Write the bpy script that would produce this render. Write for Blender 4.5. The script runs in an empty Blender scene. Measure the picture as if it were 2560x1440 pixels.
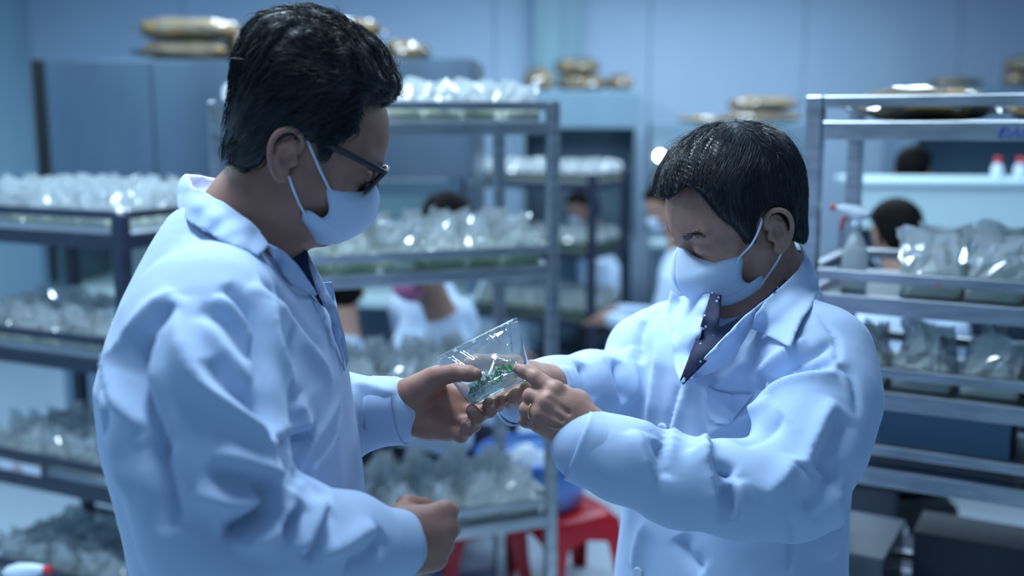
import bpy, bmesh, math, random
import numpy as np
from mathutils import Vector, Matrix, noise as mnoise
from mathutils.bvhtree import BVHTree

# ------------------------------------------------------------------ camera, world, lights, exposure
scene = bpy.context.scene
C = scene.collection
FPX, CAM_H, PITCH = 2700.0, 1.62, math.radians(8.86)
cam_data = bpy.data.cameras.new('camera')
cam = bpy.data.objects.new('camera', cam_data)
C.objects.link(cam)
scene.camera = cam
cam.location = (0, 0, CAM_H)
cam.rotation_euler = (math.pi / 2 - PITCH, 0, 0)
cam_data.sensor_width = 36.0
cam_data.lens = 36.0 * FPX / 2560.0
cam_data.clip_start = 0.05
cam_data.dof.use_dof = True
cam_data.dof.focus_distance = 1.47
cam_data.dof.aperture_fstop = 1.9

world = bpy.data.worlds.new('world')
scene.world = world
world.use_nodes = True
wbg = world.node_tree.nodes['Background']
wbg.inputs[0].default_value = (0.28, 0.47, 0.80, 1)
wbg.inputs[1].default_value = 0.24

def area_light(name, loc, target, sx, sy, power, color):
    ld = bpy.data.lights.new(name, 'AREA')
    ld.shape = 'RECTANGLE'; ld.size = sx; ld.size_y = sy
    ld.energy = power; ld.color = color
    o = bpy.data.objects.new(name, ld); C.objects.link(o)
    o.location = loc
    d = Vector(target) - Vector(loc)
    o.rotation_euler = d.to_track_quat('-Z', 'Y').to_euler()
    return o

# rows of ceiling fluorescents (above the picture)
LC = (0.64, 0.845, 1.0)
area_light('ceiling_light', (-0.45, 1.75, 2.86), (-0.40, 1.65, 0), 0.30, 1.3, 74, LC)
area_light('ceiling_light', (-0.5, 2.55, 2.86), (-0.5, 2.55, 0), 1.8, 0.25, 36, LC)
area_light('ceiling_light', (-2.3, 2.6, 2.86), (-2.3, 2.6, 0), 0.25, 2.4, 55, LC)
area_light('ceiling_light', (1.6, 3.9, 2.86), (1.6, 3.9, 0), 0.25, 2.4, 60, LC)
area_light('ceiling_light', (-1.0, 5.2, 2.86), (-1.0, 5.2, 0), 0.25, 2.4, 95, LC)
area_light('ceiling_light', (1.2, 6.6, 2.86), (1.2, 6.6, 0), 2.4, 0.25, 95, LC)
area_light('ceiling_light', (0.5, -0.7, 2.86), (0.5, -0.7, 0), 2.4, 0.25, 8, LC)

vs = scene.view_settings
vs.view_transform = 'Standard'; vs.look = 'None'; vs.gamma = 1.0
vs.use_curve_mapping = False
vs.exposure = -0.40
scene.cycles.transparent_max_bounces = 16
scene.cycles.max_bounces = 6
scene.cycles.diffuse_bounces = 3
scene.cycles.glossy_bounces = 3
scene.cycles.use_denoising = True
scene.cycles.caustics_reflective = False
scene.cycles.caustics_refractive = False
scene.cycles.sample_clamp_indirect = 6.0

# ------------------------------------------------------------------ space helpers
SP, CP = math.sin(PITCH), math.cos(PITCH)
CAMP = np.array([0, 0, CAM_H])
def P(px, py, d):
    """point in the room seen at photo pixel (px,py) when it stands d metres along the viewing axis"""
    xc = (px - 1280.0) / FPX * d
    yc = (720.0 - py) / FPX * d
    return np.array([xc, yc * SP + d * CP, CAM_H + yc * CP - d * SP])
def PIX(p):
    p = np.asarray(p, float) - CAMP
    d = p[..., 1] * CP - p[..., 2] * SP
    yc = p[..., 1] * SP + p[..., 2] * CP
    return np.stack([1280 + p[..., 0] / d * FPX, 720 - yc / d * FPX, d], -1)
def Pz(px, py, z):
    """point at photo pixel that lies at height z"""
    a = P(px, py, 1.0) - CAMP
    return CAMP + a * ((z - CAM_H) / a[2])

def link(o, parent=None):
    C.objects.link(o)
    if parent is not None: o.parent = parent
    return o
def mesh_obj(name, verts, faces, m=None, parent=None, smooth=True):
    me = bpy.data.meshes.new(name)
    verts = np.asarray(verts, np.float32)
    me.from_pydata([tuple(map(float, v)) for v in verts] if len(verts) < 200 else verts.tolist(), [], faces if isinstance(faces, list) else faces.tolist())
    if m is not None: me.materials.append(m)
    if smooth: me.shade_smooth()
    me.update()
    return link(bpy.data.objects.new(name, me), parent)
def empty(name, loc=(0, 0, 0), rz=0.0):
    o = bpy.data.objects.new(name, None)
    o.empty_display_size = 0.05
    C.objects.link(o); o.location = loc; o.rotation_euler = (0, 0, rz)
    return o
def tag(o, label=None, cat=None, group=None, kind=None):
    if label: o['label'] = label
    if cat: o['category'] = cat
    if group: o['group'] = group
    if kind: o['kind'] = kind
    return o
def reparent(o, parent):
    """children keep their place: parent at identity unless noted"""
    o.parent = parent
    return o

class MB:
    """collects boxes, tubes and sheets into one mesh"""
    def __init__(s): s.v = []; s.f = []
    def box(s, lo, hi, M=None):
        n = len(s.v)
        for z in (lo[2], hi[2]):
            for x, y in ((lo[0], lo[1]), (hi[0], lo[1]), (hi[0], hi[1]), (lo[0], hi[1])):
                p = Vector((x, y, z)); s.v.append(tuple(M @ p if M else p))
        s.f += [[n+3, n+2, n+1, n], [n+4, n+5, n+6, n+7], [n, n+1, n+5, n+4], [n+1, n+2, n+6, n+5], [n+2, n+3, n+7, n+6], [n+3, n, n+4, n+7]]
        return s
    def tube(s, pts, r, k=8, caps=True):
        pts = [np.asarray(p, float) for p in pts]
        rs = r if isinstance(r, (list, tuple)) else [r] * len(pts)
        n0 = len(s.v); up = np.array([0, 0, 1.0])
        prev = None
        for i, p in enumerate(pts):
            t = pts[min(i+1, len(pts)-1)] - pts[max(i-1, 0)]
            t = t / (np.linalg.norm(t) + 1e-9)
            if prev is None:
                a = np.cross(t, up)
                if np.linalg.norm(a) < 0.1: a = np.cross(t, [1, 0, 0])
            else:
                a = prev - t * np.dot(prev, t)
            a = a / np.linalg.norm(a); prev = a
            b = np.cross(t, a)
            for j in range(k):
                w = 2 * math.pi * j / k
                s.v.append(tuple(p + rs[i] * (a * math.cos(w) + b * math.sin(w))))
        for i in range(len(pts) - 1):
            for j in range(k):
                s.f.append([n0 + i*k + j, n0 + i*k + (j+1) % k, n0 + (i+1)*k + (j+1) % k, n0 + (i+1)*k + j])
        if caps:
            s.f.append([n0 + j for j in range(k)][::-1])
            s.f.append([n0 + (len(pts)-1)*k + j for j in range(k)])
        return s
    def lathe(s, prof, k=20, c=(0, 0, 0), sx=1, sy=1):
        n0 = len(s.v)
        for r, z in prof:
            for j in range(k):
                w = 2 * math.pi * j / k
                s.v.append((c[0] + r*sx*math.cos(w), c[1] + r*sy*math.sin(w), c[2] + z))
        for i in range(len(prof) - 1):
            for j in range(k):
                s.f.append([n0 + i*k + j, n0 + i*k + (j+1) % k, n0 + (i+1)*k + (j+1) % k, n0 + (i+1)*k + j])
        return s
    def grid(s, pts):
        """pts[i][j] sheet"""
        n0 = len(s.v); a = len(pts); b = len(pts[0])
        for r in pts:
            for p in r: s.v.append(tuple(map(float, p)))
        for i in range(a-1):
            for j in range(b-1):
                s.f.append([n0+i*b+j, n0+i*b+j+1, n0+(i+1)*b+j+1, n0+(i+1)*b+j])
        return s
    def build(s, name, m, parent=None, smooth=False, bevel=0, solid=0):
        o = mesh_obj(name, s.v, s.f, m, parent, smooth)
        if solid:
            md = o.modifiers.new('s', 'SOLIDIFY'); md.thickness = solid; md.offset = 0
        if bevel:
            md = o.modifiers.new('b', 'BEVEL'); md.width = bevel; md.segments = 2; md.limit_method = 'ANGLE'
        return o

# ------------------------------------------------------------------ materials
def nodes_of(m):
    return m.node_tree.nodes, m.node_tree.links
def mat(name, col, rough=0.5, metal=0.0, var=0.0, scale=20.0, bump=0.0, bscale=200.0, col2=None, spec=0.5, sheen=0.0, stretch=None, sss=0.0):
    m = bpy.data.materials.new(name); m.use_nodes = True
    n, l = nodes_of(m)
    b = n['Principled BSDF']
    b.inputs['Base Color'].default_value = (*col, 1)
    b.inputs['Roughness'].default_value = rough
    b.inputs['Metallic'].default_value = metal
    b.inputs['Specular IOR Level'].default_value = spec
    if sheen: b.inputs['Sheen Weight'].default_value = sheen
    if sss:
        b.inputs['Subsurface Weight'].default_value = sss
        b.inputs['Subsurface Radius'].default_value = (0.012, 0.005, 0.003)
        b.inputs['Subsurface Scale'].default_value = 0.6
    tc = n.new('ShaderNodeTexCoord')
    src = tc.outputs['Object']
    if stretch:
        mp = n.new('ShaderNodeMapping'); mp.inputs['Scale'].default_value = stretch
        l.new(src, mp.inputs[0]); src = mp.outputs[0]
    if var or col2:
        nz = n.new('ShaderNodeTexNoise'); nz.inputs['Scale'].default_value = scale; nz.inputs['Detail'].default_value = 5
        l.new(src, nz.inputs['Vector'])
        mx = n.new('ShaderNodeMix'); mx.data_type = 'RGBA'
        c2 = col2 or tuple(max(0, c * (1 - var)) for c in col)
        mx.inputs[6].default_value = (*col, 1); mx.inputs[7].default_value = (*c2, 1)
        rp = n.new('ShaderNodeMapRange'); rp.inputs[1].default_value = 0.35; rp.inputs[2].default_value = 0.65
        l.new(nz.outputs[0], rp.inputs[0]); l.new(rp.outputs[0], mx.inputs[0])
        l.new(mx.outputs[2], b.inputs['Base Color'])
    if bump:
        nz = n.new('ShaderNodeTexNoise'); nz.inputs['Scale'].default_value = bscale; nz.inputs['Detail'].default_value = 3
        l.new(src, nz.inputs['Vector'])
        bp = n.new('ShaderNodeBump'); bp.inputs['Strength'].default_value = bump; bp.inputs['Distance'].default_value = 0.002
        l.new(nz.outputs[0], bp.inputs['Height']); l.new(bp.outputs[0], b.inputs['Normal'])
    return m
def film_mat(name, tint=(0.85, 0.93, 1.0), clear=0.62, milk=0.14, rough=0.12):
    """clear plastic film: mostly see-through, a little milky, glossy"""
    m = bpy.data.materials.new(name); m.use_nodes = True
    n, l = nodes_of(m); n.clear()
    out = n.new('ShaderNodeOutputMaterial')
    tr = n.new('ShaderNodeBsdfTransparent'); tr.inputs[0].default_value = (*tint, 1)
    df = n.new('ShaderNodeBsdfDiffuse'); df.inputs[0].default_value = (0.90, 0.95, 0.98, 1)
    tl = n.new('ShaderNodeBsdfTranslucent'); tl.inputs[0].default_value = (0.90, 0.95, 0.98, 1)
    gl = n.new('ShaderNodeBsdfGlossy'); gl.inputs['Roughness'].default_value = rough
    a0 = n.new('ShaderNodeMixShader'); a0.inputs[0].default_value = 0.5
    l.new(df.outputs[0], a0.inputs[1]); l.new(tl.outputs[0], a0.inputs[2])
    a1 = n.new('ShaderNodeMixShader'); a1.inputs[0].default_value = milk / (milk + clear)
    l.new(tr.outputs[0], a1.inputs[1]); l.new(a0.outputs[0], a1.inputs[2])
    lw = n.new('ShaderNodeLayerWeight'); lw.inputs[0].default_value = 0.35
    mr = n.new('ShaderNodeMapRange'); mr.inputs[3].default_value = 0.12; mr.inputs[4].default_value = 0.55
    l.new(lw.outputs['Fresnel'], mr.inputs[0])
    a2 = n.new('ShaderNodeMixShader')
    l.new(mr.outputs[0], a2.inputs[0]); l.new(a1.outputs[0], a2.inputs[1]); l.new(gl.outputs[0], a2.inputs[2])
    l.new(a2.outputs[0], out.inputs[0])
    return m

# ------------------------------------------------------------------ signed distance fields -> meshes
def V3(*a): return np.array(a, np.float32)
def nrm(v):
    v = np.asarray(v, float); return v / (np.linalg.norm(v) + 1e-12)
class SDF:
    def __init__(s, lo, hi, h):
        s.h = h; s.lo = np.asarray(lo, np.float32)
        s.n = np.ceil((np.asarray(hi) - s.lo) / h).astype(int) + 1
        s.v = np.full(tuple(s.n), 0.2, np.float32)
        s.ax = [s.lo[i] + h * np.arange(s.n[i], dtype=np.float32) for i in range(3)]
    def sl(s, lo, hi):
        a = np.clip(np.floor((np.asarray(lo) - s.lo) / s.h).astype(int), 0, s.n)
        b = np.clip(np.ceil((np.asarray(hi) - s.lo) / s.h).astype(int) + 1, 0, s.n)
        if (b <= a).any(): return None
        S = tuple(slice(a[i], b[i]) for i in range(3))
        return S, s.ax[0][S[0]][:, None, None], s.ax[1][S[1]][None, :, None], s.ax[2][S[2]][None, None, :]
    def put(s, S, d, k, op):
        a = s.v[S]
        if op == 'sub':
            d = -d
            hh = np.maximum(k - np.abs(a - d), 0) / k if k > 0 else 0
            s.v[S] = np.maximum(a, d) + hh * hh * k * 0.25
        else:
            hh = np.maximum(k - np.abs(a - d), 0) / k if k > 0 else 0
            s.v[S] = np.minimum(a, d) - hh * hh * k * 0.25
    def cone(s, a, b, ra, rb, k=0.01, flat=None, op='add'):
        a = np.asarray(a, np.float32); b = np.asarray(b, np.float32)
        R = max(ra, rb) + max(k, 0.004) + 2 * s.h
        q = s.sl(np.minimum(a, b) - R, np.maximum(a, b) + R)
        if q is None: return s
        S, X, Y, Z = q
        ab = b - a; L = float(ab @ ab) + 1e-12
        px, py, pz = X - a[0], Y - a[1], Z - a[2]
        t = np.clip((px * ab[0] + py * ab[1] + pz * ab[2]) / L, 0, 1)
        px = px - t * ab[0]; py = py - t * ab[1]; pz = pz - t * ab[2]
        if flat is not None:
            n, f = np.asarray(flat[0], np.float32), flat[1]
            g = (px * n[0] + py * n[1] + pz * n[2]) * (1.0 / f - 1.0)
            px = px + g * n[0]; py = py + g * n[1]; pz = pz + g * n[2]
        d = np.sqrt(px * px + py * py + pz * pz) - (ra + t * (rb - ra))
        s.put(S, d, k, op); return s
    def chain(s, pts, k=0.01, flat=None, op='add'):
        for (a, ra), (b, rb) in zip(pts[:-1], pts[1:]): s.cone(a, b, ra, rb, k, flat, op)
        return s
    def ell(s, c, r, R=None, k=0.01, op='add'):
        c = np.asarray(c, np.float32); r = np.asarray(r, np.float32)
        m = r.max() + max(k, 0.004) + 2 * s.h
        q = s.sl(c - m, c + m)
        if q is None: return s
        S, X, Y, Z = q
        x, y, z = X - c[0], Y - c[1], Z - c[2]
        if R is not None:   # rows of R are the local axes
            R = np.asarray(R, np.float32)
            x, y, z = (x*R[0, 0]+y*R[0, 1]+z*R[0, 2], x*R[1, 0]+y*R[1, 1]+z*R[1, 2], x*R[2, 0]+y*R[2, 1]+z*R[2, 2])
        k0 = np.sqrt((x/r[0])**2 + (y/r[1])**2 + (z/r[2])**2)
        k1 = np.sqrt((x/r[0]**2)**2 + (y/r[1]**2)**2 + (z/r[2]**2)**2) + 1e-6
        s.put(S, k0 * (k0 - 1) / k1, k, op); return s
    def loft(s, zs, cx, cy, a, b, fwd, ex=2.3, k=0.02):
        """upright body: superellipse slices, half-depth a along fwd, half-width b across"""
        zs = np.asarray(zs, float); o = np.argsort(zs); zs = zs[o]
        I = lambda arr: np.interp(Zf, zs, np.asarray(arr, float)[o]).astype(np.float32)
        Zf = s.ax[2]
        CX, CY, A, B = I(cx), I(cy), I(a), I(b)
        X = s.ax[0][:, None, None] - CX[None, None, :]
        Y = s.ax[1][None, :, None] - CY[None, None, :]
        u = np.abs(X * fwd[0] + Y * fwd[1]) / A[None, None, :]
        w = np.abs(X * -fwd[1] + Y * fwd[0]) / B[None, None, :]
        rr = (u**ex + w**ex + 1e-9) ** (1.0 / ex)
        m = np.sqrt(A * B)[None, None, :]
        d = (rr - 1) * m * 0.85
        d = np.maximum(d, np.maximum(zs[0] - Zf, Zf - zs[-1])[None, None, :].astype(np.float32))
        S = (slice(None),) * 3
        s.put(S, d.astype(np.float32), k, 'add'); return s
    def mesh(s, it=0):
        v = s.v; nx, ny, nz = v.shape
        neg = v < 0
        c = np.zeros((nx-1, ny-1, nz-1), np.int8)
        for i in (0, 1):
            for j in (0, 1):
                for k in (0, 1): c += neg[i:nx-1+i, j:ny-1+j, k:nz-1+k]
        act = (c > 0) & (c < 8)
        idx = np.argwhere(act)
        ids = np.full(act.shape, -1, np.int32); ids[act] = np.arange(len(idx))
        acc = np.zeros((len(idx), 3)); cnt = np.zeros(len(idx))
        I = idx.T
        cor = [(i, j, k) for i in (0, 1) for j in (0, 1) for k in (0, 1)]
        for a in cor:
            for ax in range(3):
                if a[ax]: continue
                b = list(a); b[ax] = 1
                va = v[I[0]+a[0], I[1]+a[1], I[2]+a[2]]; vb = v[I[0]+b[0], I[1]+b[1], I[2]+b[2]]
                m = (va < 0) != (vb < 0)
                t = va[m] / (va[m] - vb[m])
                pt = np.tile(np.array(a, float), (m.sum(), 1)); pt[:, ax] += t
                acc[m] += pt; cnt[m] += 1
        P_ = s.lo + s.h * (idx + acc / cnt[:, None])
        faces = []
        for ax in range(3):
            o1, o2 = [(1, 2), (2, 0), (0, 1)][ax]
            sh = [slice(1, d-1) for d in v.shape]; sh[ax] = slice(0, v.shape[ax]-1)
            sh2 = list(sh); sh2[ax] = slice(1, v.shape[ax])
            a = neg[tuple(sh)]; b = neg[tuple(sh2)]
            e = np.argwhere(a != b)
            if not len(e): continue
            off = np.array([1, 1, 1]); off[ax] = 0
            g = e + off
            def cell(d1, d2):
                q = g.copy(); q[:, o1] += d1; q[:, o2] += d2
                return ids[q[:, 0], q[:, 1], q[:, 2]]
            Q = np.stack([cell(-1, -1), cell(0, -1), cell(0, 0), cell(-1, 0)], 1)
            fl = a[tuple(e.T)] == False
            Q[fl] = Q[fl][:, ::-1]
            faces.append(Q)
        F = np.concatenate(faces)
        F = F[(F >= 0).all(1)]
        if it: P_ = relax(P_, F, it)
        return P_, F
def edges_of(F):
    E = np.concatenate([F[:, [0, 1]], F[:, [1, 2]], F[:, [2, 3]], F[:, [3, 0]]])
    E.sort(1); return np.unique(E, axis=0)
def relax(V, F, it, w=0.5):
    E = edges_of(F); n = len(V)
    deg = np.bincount(E.ravel(), minlength=n).astype(float)[:, None] + 1e-9
    V = V.copy()
    for q in range(it):
        f = w if q % 2 == 0 else -w * 1.02
        A = np.zeros_like(V)
        for c in range(3):
            A[:, c] = np.bincount(E[:, 0], V[E[:, 1], c], n) + np.bincount(E[:, 1], V[E[:, 0], c], n)
        V += f * (A / deg - V)
    return V
def vnormals(V, F):
    a = V[F[:, 2]] - V[F[:, 0]]; b = V[F[:, 3]] - V[F[:, 1]]
    fn = np.cross(a, b); N = np.zeros_like(V)
    for j in range(4):
        for c in range(3): N[:, c] += np.bincount(F[:, j], fn[:, c], len(V))
    return N / (np.linalg.norm(N, axis=1)[:, None] + 1e-12)
def bvh_of(V, F): return BVHTree.FromPolygons(V.tolist(), F.tolist())
def ray_hit(bvh, px, py, behind=False):
    d = Vector(nrm(P(px, py, 1.0) - CAMP))
    loc, n, i, t = bvh.ray_cast(Vector(CAMP), d)
    if loc is None: return None, None
    n = np.array(n)
    if n @ np.array(d) > 0: n = -n
    return np.array(loc), n
def cr(pts, n=8, closed=False):
    """Catmull-Rom through points (any dimension)"""
    p = np.asarray(pts, float); out = []
    m = len(p)
    for i in range(m if closed else m - 1):
        if closed: p0, p1, p2, p3 = p[(i-1) % m], p[i], p[(i+1) % m], p[(i+2) % m]
        else: p0, p1, p2, p3 = p[max(i-1, 0)], p[i], p[i+1], p[min(i+2, m-1)]
        for j in range(n):
            t = j / n
            out.append(0.5*((2*p1) + (-p0+p2)*t + (2*p0-5*p1+4*p2-p3)*t*t + (-p0+3*p1-3*p2+p3)*t**3))
    if not closed: out.append(p[-1])
    return np.array(out)
def fbm(V, s, seed=0.0, oct=3):
    """cheap smooth noise: sums of rotated sines"""
    r = np.random.RandomState(int(seed * 10) + 7); o = np.zeros(len(V)); a = 1.0
    for k in range(oct):
        for j in range(4):
            d = nrm(r.normal(size=3)) * s * (2 ** k) * r.uniform(0.7, 1.3)
            o += a * np.sin(V @ d + r.uniform(0, 6.28) + 1.3 * np.sin(V @ (nrm(r.normal(size=3)) * s * (2**k) * 0.6) + r.uniform(0, 6)))
        a *= 0.5
    return o / 5.0
# ------------------------------------------------------------------ the room
M_WALL = mat('wall_panel_paint', (0.50, 0.64, 0.82), 0.55, var=0.05, scale=1.5, spec=0.3)
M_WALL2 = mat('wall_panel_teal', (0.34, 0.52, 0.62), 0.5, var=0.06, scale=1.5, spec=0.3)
M_TRIM = mat('wall_trim', (0.26, 0.42, 0.50), 0.45)
M_FLOOR = mat('floor_tile', (0.55, 0.66, 0.76), 0.22, var=0.06, scale=3)
M_STEEL = mat('stainless_steel', (0.50, 0.52, 0.56), 0.33, metal=1.0, var=0.3, scale=9, stretch=(1, 1, 6), bump=0.04, bscale=60)
M_STEELP = mat('stainless_panel', (0.24, 0.33, 0.43), 0.34, metal=0.85, var=0.35, scale=2.2, stretch=(1, 1, 0.25))
M_DARK = mat('dark_painted_steel', (0.018, 0.026, 0.055), 0.42, var=0.3, scale=30, bump=0.06, bscale=120)
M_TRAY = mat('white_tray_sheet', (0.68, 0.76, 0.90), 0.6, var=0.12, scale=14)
M_TRAYSHADE = mat('shade_dark_steel', (0.10, 0.12, 0.15), 0.35, metal=0.6, var=0.2, scale=12)  # steel darkened to put the right cart's shade into the colour
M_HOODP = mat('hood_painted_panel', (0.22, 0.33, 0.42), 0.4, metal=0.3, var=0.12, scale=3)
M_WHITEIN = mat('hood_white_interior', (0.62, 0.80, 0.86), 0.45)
M_GASKET = mat('black_gasket', (0.008, 0.009, 0.011), 0.5)
M_BROWN = mat('brown_substrate', (0.42, 0.30, 0.17), 0.9, var=0.4, scale=24, bump=0.5, bscale=120, col2=(0.33, 0.21, 0.10), spec=0.1)
M_CARTON = mat('brown_paper', (0.36, 0.24, 0.14), 0.8, var=0.15, scale=12)
M_FILM = film_mat('clear_plastic_film', (0.90, 0.96, 1.0), 0.46, 0.58, 0.07)
M_FILMS = film_mat('sack_film', (0.95, 0.97, 1.0), 0.80, 0.06, 0.10)
M_FILMM = film_mat('milky_plastic_film', (0.92, 0.97, 1.0), 0.26, 0.85, 0.10)
def gel_mat(name, col, col2):
    m = mat(name, col, 0.25, var=0.2, scale=35, col2=col2)
    n, l = nodes_of(m); out = n['Material Output']; b = n['Principled BSDF']
    src = b.inputs['Base Color'].links[0].from_socket
    t = n.new('ShaderNodeBsdfTranslucent'); l.new(src, t.inputs[0])
    x = n.new('ShaderNodeMixShader'); x.inputs[0].default_value = 0.5
    l.new(b.outputs[0], x.inputs[1]); l.new(t.outputs[0], x.inputs[2]); l.new(x.outputs[0], out.inputs[0])
    return m
M_GEL = gel_mat('agar_gel_pale', (0.90, 0.90, 0.66), (0.82, 0.90, 0.78))
M_GELG = gel_mat('agar_gel_green', (0.46, 0.76, 0.14), (0.74, 0.84, 0.36))
M_LEAF = mat('plantlet_leaf', (0.06, 0.30, 0.05), 0.45, var=0.4, scale=60, col2=(0.13, 0.42, 0.09))
M_BLUEP = mat('blue_plastic', (0.05, 0.22, 0.80), 0.35, spec=0.4)
M_BLUEC = mat('pale_blue_plastic', (0.18, 0.36, 0.80), 0.4)
M_REDP = mat('red_plastic', (0.55, 0.012, 0.03), 0.35)
M_WHITEP = mat('white_plastic', (0.70, 0.80, 0.92), 0.35)
M_INKB = mat('blue_marker_ink', (0.02, 0.05, 0.30), 0.6)
M_INKDOT = mat('red_ink_and_light_dot', (0.55, 0.03, 0.03), 0.6)
M_INKW = mat('pale_paint_pen', (0.25, 0.30, 0.42), 0.6)
M_GLASS = film_mat('clear_sheet_glass', (0.80, 0.93, 0.95), 0.9, 0.03, 0.05)

def emis(name, col, s):
    m = bpy.data.materials.new(name); m.use_nodes = True
    n, l = nodes_of(m); n.clear()
    e = n.new('ShaderNodeEmission'); e.inputs[0].default_value = (*col, 1); e.inputs[1].default_value = s
    o = n.new('ShaderNodeOutputMaterial'); l.new(e.outputs[0], o.inputs[0]); return m
M_LED = emis('lamp_led', (0.85, 0.95, 1.0), 40)
M_TUBE = emis('fluorescent_tube', (0.75, 0.92, 1.0), 7)

def PY(px, py, Y):
    """point on the photo pixel's ray that stands Y metres into the room"""
    a = P(px, py, 1.0) - CAMP
    return CAMP + a * (Y / a[1])

BACK_Y = 8.4
XL = PY(72, 100, BACK_Y)[0]
XC = PY(1390, 100, BACK_Y)[0]
def room():
    fl = MB(); fl.box((-4.6, -1.9, -0.06), (6.4, BACK_Y + 0.3, 0.0)); tag(fl.build('floor', M_FLOOR), kind='structure')
    # back wall: sandwich panels with recessed joints
    wb = tag(empty('wall_back', (0, BACK_Y, 0)), kind='structure')
    w = 1.18; x = XL; i = 0
    while x < 4.5:
        x1 = min(x + w, 4.62)
        m = MB(); m.box((x + 0.004, 0, 0), (x1 - 0.004, 0.08, 2.95))
        m.build('panel', M_WALL, wb, bevel=0.004)
        x = x1; i += 1
    m = MB(); m.box((XL, 0.02, 0), (4.62, 0.09, 2.95)); m.build('joint_backing', M_TRIM, wb)
    wl = tag(empty('wall_left', (XL, 0, 0)), kind='structure')
    y = BACK_Y
    while y > -1.7:
        y0 = max(y - w, -1.8)
        m = MB(); m.box((-0.08, y0 + 0.004, 0), (0, y - 0.004, 2.95)); m.build('panel', M_WALL2, wl, bevel=0.004); y = y0
    m = MB(); m.box((-0.09, -1.8, 0), (-0.02, BACK_Y, 2.95)); m.build('joint_backing', M_TRIM, wl)
    cl = MB(); cl.box((XL - 0.1, -1.9, 2.9), (6.4, BACK_Y + 0.1, 2.98)); tag(cl.build('ceiling', M_WALL), kind='structure')
    wr_ = MB(); wr_.box((4.6, -1.9, 0), (4.7, BACK_Y, 2.95)); tag(wr_.build('wall_right', M_WALL), kind='structure')
    wf = MB(); wf.box((XL, -1.9, 0), (4.6, -1.8, 2.95)); tag(wf.build('wall_front', M_WALL2), kind='structure')
    # boxed column with trims in the back wall
    xa, xb = PY(1338, 60, BACK_Y - 0.16)[0], PY(1448, 60, BACK_Y - 0.16)[0]
    t = tag(empty('trim_1', ((xa + xb)/2, BACK_Y - 0.08, 0)), kind='structure')
    hw = (xb - xa)/2
    m = MB(); m.box((-hw, -0.08, 0), (hw, 0.075, 2.95)); m.build('column', M_WALL2, t, bevel=0.006)
    for a, b in ((-hw - 0.012, -hw + 0.06), (0.18*hw, 0.40*hw), (hw - 0.05, hw + 0.012)):
        m = MB(); m.box((a, -0.092, 0), (b, -0.079, 2.95)); m.build('angle_strip', M_TRIM, t, bevel=0.003)
room()

def side_of(p, d): return np.array([p[0] + d[0], p[1] + d[1], 0.0])

# ------------------------------------------------------------------ carts
def cart(name, label, corner, rz, W, D, top, tiers, m, post=0.036, rail_h=0.024, beam_h=0.036, gap=0.062, tray=None, group=None, casters=True):
    root = empty(name, (corner[0], corner[1], 0), rz)
    tag(root, label, 'cart', group)
    p2 = post
    zb = 0.10 if casters else 0.0
    for x in (0, W - p2):
        for y in (0, D - p2):
            b = MB(); b.box((x, y, zb), (x + p2, y + p2, top)); b.build('post', m, root, bevel=0.004)
            if casters:
                k = MB(); cx, cy = x + p2/2, y + p2/2
                k.tube([(cx - 0.012, cy, 0.035), (cx + 0.012, cy, 0.035)], 0.035, 16)
                o = k.build('caster_wheel', M_GASKET, root, smooth=False)
                f = MB(); f.box((cx - 0.02, cy - 0.02, 0.07), (cx + 0.02, cy + 0.02, zb)); f.box((cx - 0.02, cy - 0.012, 0.03), (cx - 0.015, cy + 0.012, 0.08)); f.box((cx + 0.015, cy - 0.012, 0.03), (cx + 0.02, cy + 0.012, 0.08))
                f.build('fork', M_STEEL, o)
    for z in tiers:
        for (a0, a1, nm, h, zz) in ((0, 0, 'beam', beam_h, z), (0, 0, 'guard_rail', rail_h, z + gap)):
            for y in (0.004, D - 0.030):
                b = MB(); b.box((p2, y, zz - h/2), (W - p2, y + 0.026, zz + h/2)); b.build(nm, m, root, bevel=0.003)
            for x in (0.004, W - 0.030):
                b = MB(); b.box((x, p2, zz - h/2), (x + 0.026, D - p2, zz + h/2)); b.build(nm, m, root, bevel=0.003)
        b = MB(); b.box((0.03, 0.03, z + beam_h/2 - 0.012), (W - 0.03, D - 0.03, z + beam_h/2 - 0.001)); b.build('tray', tray or M_TRAY, root)
        if m is not M_STEEL: b = MB(); b.box((0.034, 0.0305, z + beam_h/2 - 0.001), (W - 0.034, 0.0335, z + beam_h/2 + 0.016)); b.build('tray_lip', tray or M_TRAY, root)
    return root
RZ_L, RZ_C, RZ_R, RZ_D = map(math.radians, (-26.0, 21.8, -29.4, -29.4))
def rotv(x, y, a): return np.array([x*math.cos(a) - y*math.sin(a), x*math.sin(a) + y*math.cos(a)])
pl = PY(300, 545, 3.07)[:2] - rotv(0.78, 0, RZ_L)
CART_L = cart('shelf_cart', 'dark-painted steel shelf cart crowded with culture bags, at left behind the man in glasses', pl, RZ_L, 0.78, 0.52, 1.352, (1.270, 0.893, 0.49, 0.11), M_DARK, post=0.040, rail_h=0.024, beam_h=0.044, gap=0.078)
pc = PY(1402, 265, 3.10)[:2] - rotv(0.92, 0, RZ_C)
CART_C = cart('shelf_cart', 'stainless steel shelf cart of culture bags standing between the two men', pc, RZ_C, 0.92, 0.46, 1.672, (1.596, 1.188, 0.80, 0.43), M_STEEL, post=0.034)
pr_ = PY(2014, 250, 2.38)[:2]
CART_R = cart('shelf_cart', 'stainless steel shelf cart at right edge, behind the pointing man', pr_, RZ_R, 0.80, 0.46, 1.672, (1.597, 1.222, 1.015, 0.84, 0.44), M_STEEL, post=0.037, beam_h=0.040, tray=M_TRAYSHADE)
pd_ = PY(1486, 445, 6.0)[:2] - rotv(0.92, 0, RZ_D)
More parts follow.
